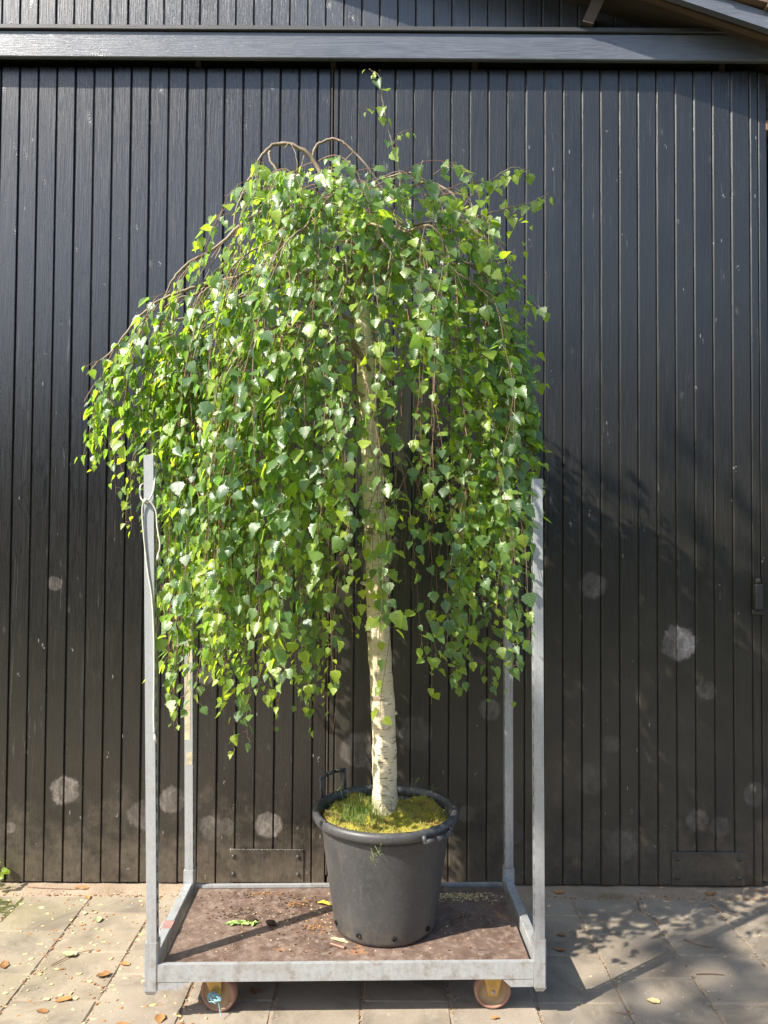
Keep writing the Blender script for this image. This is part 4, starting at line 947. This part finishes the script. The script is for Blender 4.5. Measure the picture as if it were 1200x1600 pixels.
gtwig([(-1.24, 2.93, .004), (-1.18, 3.0, .007), (-1.12, 3.04, .003)], 'curved brown twig on the left paving joint')
gtwig([(1.68, 3.55, .03), (1.73, 3.545, .012), (1.8, 3.545, .02), (1.86, 3.55, .03)], 'bent wire-like stalk at the right door corner', .003)
# withered leaf on the left paving, white scrap, moss patch and weed
wl = curled_leaf(33, .05); o = wl.build('withered_leaf', M['paleleaf'], None, (-1.19, 3.27, .002), (0, 0, .4)); tag(o, 'withered grey-green leaf on the left paving behind the trolley post', 'leaf')
wl = curled_leaf(35, .06); o = wl.build('withered_leaf', M['paleleaf'], None, (-1.20, 3.0, .002), (0, 0, 1.4)); tag(o, 'pale torn leaf lying over the joint on the left paving', 'leaf')
sc_ = curled_leaf(51, .045); o = sc_.build('withered_leaf', M['chaff'], None, (.95, 2.73, .002), (0, 0, 1.3)); tag(o, 'pale yellow leaf lying flat on the right paving', 'leaf')
sp = []
mp = MB(); vv = []; ff = []
for i in range(24):
    for j in range(14):
        x = -2.05 + .5 * i / 23; y = 3.27 + .21 * j / 13; e = min(i, 23 - i, 6) / 6 * min(j, 13 - j, 4) / 4; h = -.004 + .012 * e * (.6 + .5 * math.sin(i * 1.3) * math.cos(j * 1.7)); vv.append((x + random.uniform(-.008, .008), y + random.uniform(-.006, .006), h))
        for q in range(5): sp.append(((x + random.uniform(-.01, .01), y + random.uniform(-.008, .008), h), random.uniform(.004, .010) * (e > .15), (random.gauss(0, .003), random.gauss(0, .003), 0), .0012, random.uniform(0, .55)))
for i in range(23):
    for j in range(13): a = i * 14 + j; ff.append((a, a + 14, a + 15, a + 1))
mp.add(vv, ff, True); o = mp.build('moss_patch', simple('dark_moss', (.05, .055, .018), (.11, .11, .03), 20, .95, .8, 110), None); tag(o, 'dark moss patch on the paving at the left picture edge', 'moss', kind='stuff')
o = blades('moss_patch_fibres', [s for s in sp if s[1] > 0], bpy.data.materials['moss_fibre']); tag(o, 'short green fibres on the moss patch at the left', 'moss', kind='stuff')
wd = empty('weed', (-1.755, 3.53, 0)); tag(wd, 'small bright green weed at the foot of the left door', 'weed')
stm = MB()
for k in range(11):
    a = random.uniform(0, 6.28); t_ = Vector((math.cos(a) * random.uniform(.02, .075), math.sin(a) * random.uniform(.01, .05), random.uniform(.03, .11)))
    stm.tube(catmull([(0, 0, -.005), t_ * .5 + Vector((0, 0, .02)), t_], 3), .0012, 5)
    V, Fc, UVs = VAR[k % 6]; s = random.uniform(.03, .05); d = Vector((math.cos(a), math.sin(a), .1)).normalized(); n = Vector((-.2, -.5, 1)); n = (n - d * n.dot(d)).normalized()
    o = put('leaf', leaf_mesh('leaf', [tuple(x) for x in V], Fc, UVs, [.8] * len(V)), None, wd); o.matrix_basis = Matrix.Translation(t_) @ frame(n, d).to_4x4() @ Matrix.Scale(s, 4)
stm.build('stem', M['weedstem'], wd)
gb = [((random.gauss(1.05, .05), 3.505 + random.gauss(0, .012), -.002), random.uniform(.012, .035), (random.gauss(0, .02), random.gauss(-.008, .01), 0), .0008, random.uniform(.5, 1)) for k in range(90)]
o = blades('dry_grass_tuft', gb, bpy.data.materials['moss_fibre']); tag(o, 'small dry grass tuft at the foot of the right door', 'grass', kind='stuff')

# things lying on the trolley deck
DZT = .193
yl = curled_leaf(7, .055); o = yl.build('yellow_leaf', M['yellowleaf'], None, (-.225, 3.02, DZT), (0, .1, 1.2)); tag(o, 'bright yellow fallen leaf on the deck left of the pot', 'leaf')
ct = empty('catkin', (-.56, 2.86, DZT)); tag(ct, 'crumpled pale green sprig lying on the plywood deck', 'sprig'); m = MB()
m.tube(catmull([(0, 0, .004), (.04, .01, .008), (.08, .005, .005), (.115, .012, .004)], 4), .0022, 6); m.build('stem', M['weedstem'], ct); m = MB()
for k in range(26):
    t_ = random.random() ** 1.4; q = Vector((t_ * .1 - .005, .008 * math.sin(t_ * 3) + random.gauss(0, .006), .004)); mm = curled_leaf(k + 60, random.uniform(.014, .03)); a = random.uniform(0, 6.28)
    mm.v = [(q.x + v[0] * math.cos(a) - v[1] * math.sin(a), q.y + v[0] * math.sin(a) + v[1] * math.cos(a), q.z + v[2]) for v in mm.v]; m.add(mm.v, mm.f, True)
M['sprig'] = plain('sprig_green', (.30, .44, .12), .7, noise=.35); m.build('leaf_scraps', M['sprig'], ct)
def clod(seed, s):
    r = random.Random(seed); bmx = bmesh.new(); bmesh.ops.create_icosphere(bmx, subdivisions=2, radius=s)
    for v in bmx.verts: v.co *= r.uniform(.75, 1.15); v.co.z *= .6; v.co.x *= 1.25
    zm = min(v.co.z for v in bmx.verts)
    for v in bmx.verts: v.co.z -= zm
    return MB().bm(bmx, False)
for (x, y, s, lab) in [(-.485, 2.885, .016, 'dark soil clod just behind the green sprig on the deck'), (-.405, 2.855, .017, 'dark soil clod at the right end of the green sprig'), (.145, 3.12, .010, 'small soil crumb behind the pot on the deck')]:
    o = clod(int(s * 1e4) + len(lab), s).build('soil_clod', M['soil'], None, (x, y, DZT)); tag(o, lab, 'soil clod', 'soil clods on the deck')
bk = MB().bbox(-.03, .03, -.006, .006, 0, .008, .002); o = bk.build('bark_strip', M['twig'], None, (-.152, 2.715, DZT), (0, 0, R(-28))); tag(o, 'reddish bark strip on the deck at the left foot of the pot', 'bark')
wl = curled_leaf(90, .07); wl.v = [(a * .5, b_, c * .4) for a, b_, c in wl.v]; o = wl.build('wood_splinter', M['chaff'], None, (-.15, 2.755, DZT), (0, 0, R(65))); tag(o, 'pale splinter beside the bark strip at the foot of the pot', 'splinter')
def deck_at(cx, cy, sx, sy):
    def f():
        while True:
            x, y = random.gauss(cx, sx), random.gauss(cy, sy)
            if -.72 < x < .48 and 2.66 < y < 3.12 and math.hypot(x - PC.x, y - PC.y) > .195: return (x, y, DZT - .0005)
    return f
scatter('deck_soil', 420, lambda: random.choice([deck_at(-.55, 2.95, .05, .03), deck_at(-.2, 2.85, .10, .12), deck_at(-.32, 3.02, .05, .02), deck_at(-.5, 3.09, .12, .02), deck_at(-.2, 2.85, .3, .15)])(), M['soil'], (.0015, .006), .6, 'soil crumbs scattered over the plywood deck', 'soil')
scatter('deck_chaff', 420, lambda: deck_at(.30, 3.10, .07, .025)(), M['chaff'], (.0015, .005), .5, 'straw-coloured chaff heaped at the far right of the deck', 'chaff')
scatter('deck_specks', 160, lambda: deck_at(-.2, 2.88, .32, .16)(), M['chaff'], (.001, .004), .5, 'pale specks scattered over the plywood deck', 'chaff')
scatter('deck_rust_crumbs', 150, lambda: random.choice([deck_at(-.24, 2.86, .04, .03), deck_at(-.45, 3.11, .05, .01), deck_at(-.33, 3.02, .03, .015)])(), M['dryleaf'], (.002, .006), .5, 'rust-brown bark crumbs on the deck left of the pot', 'bark')
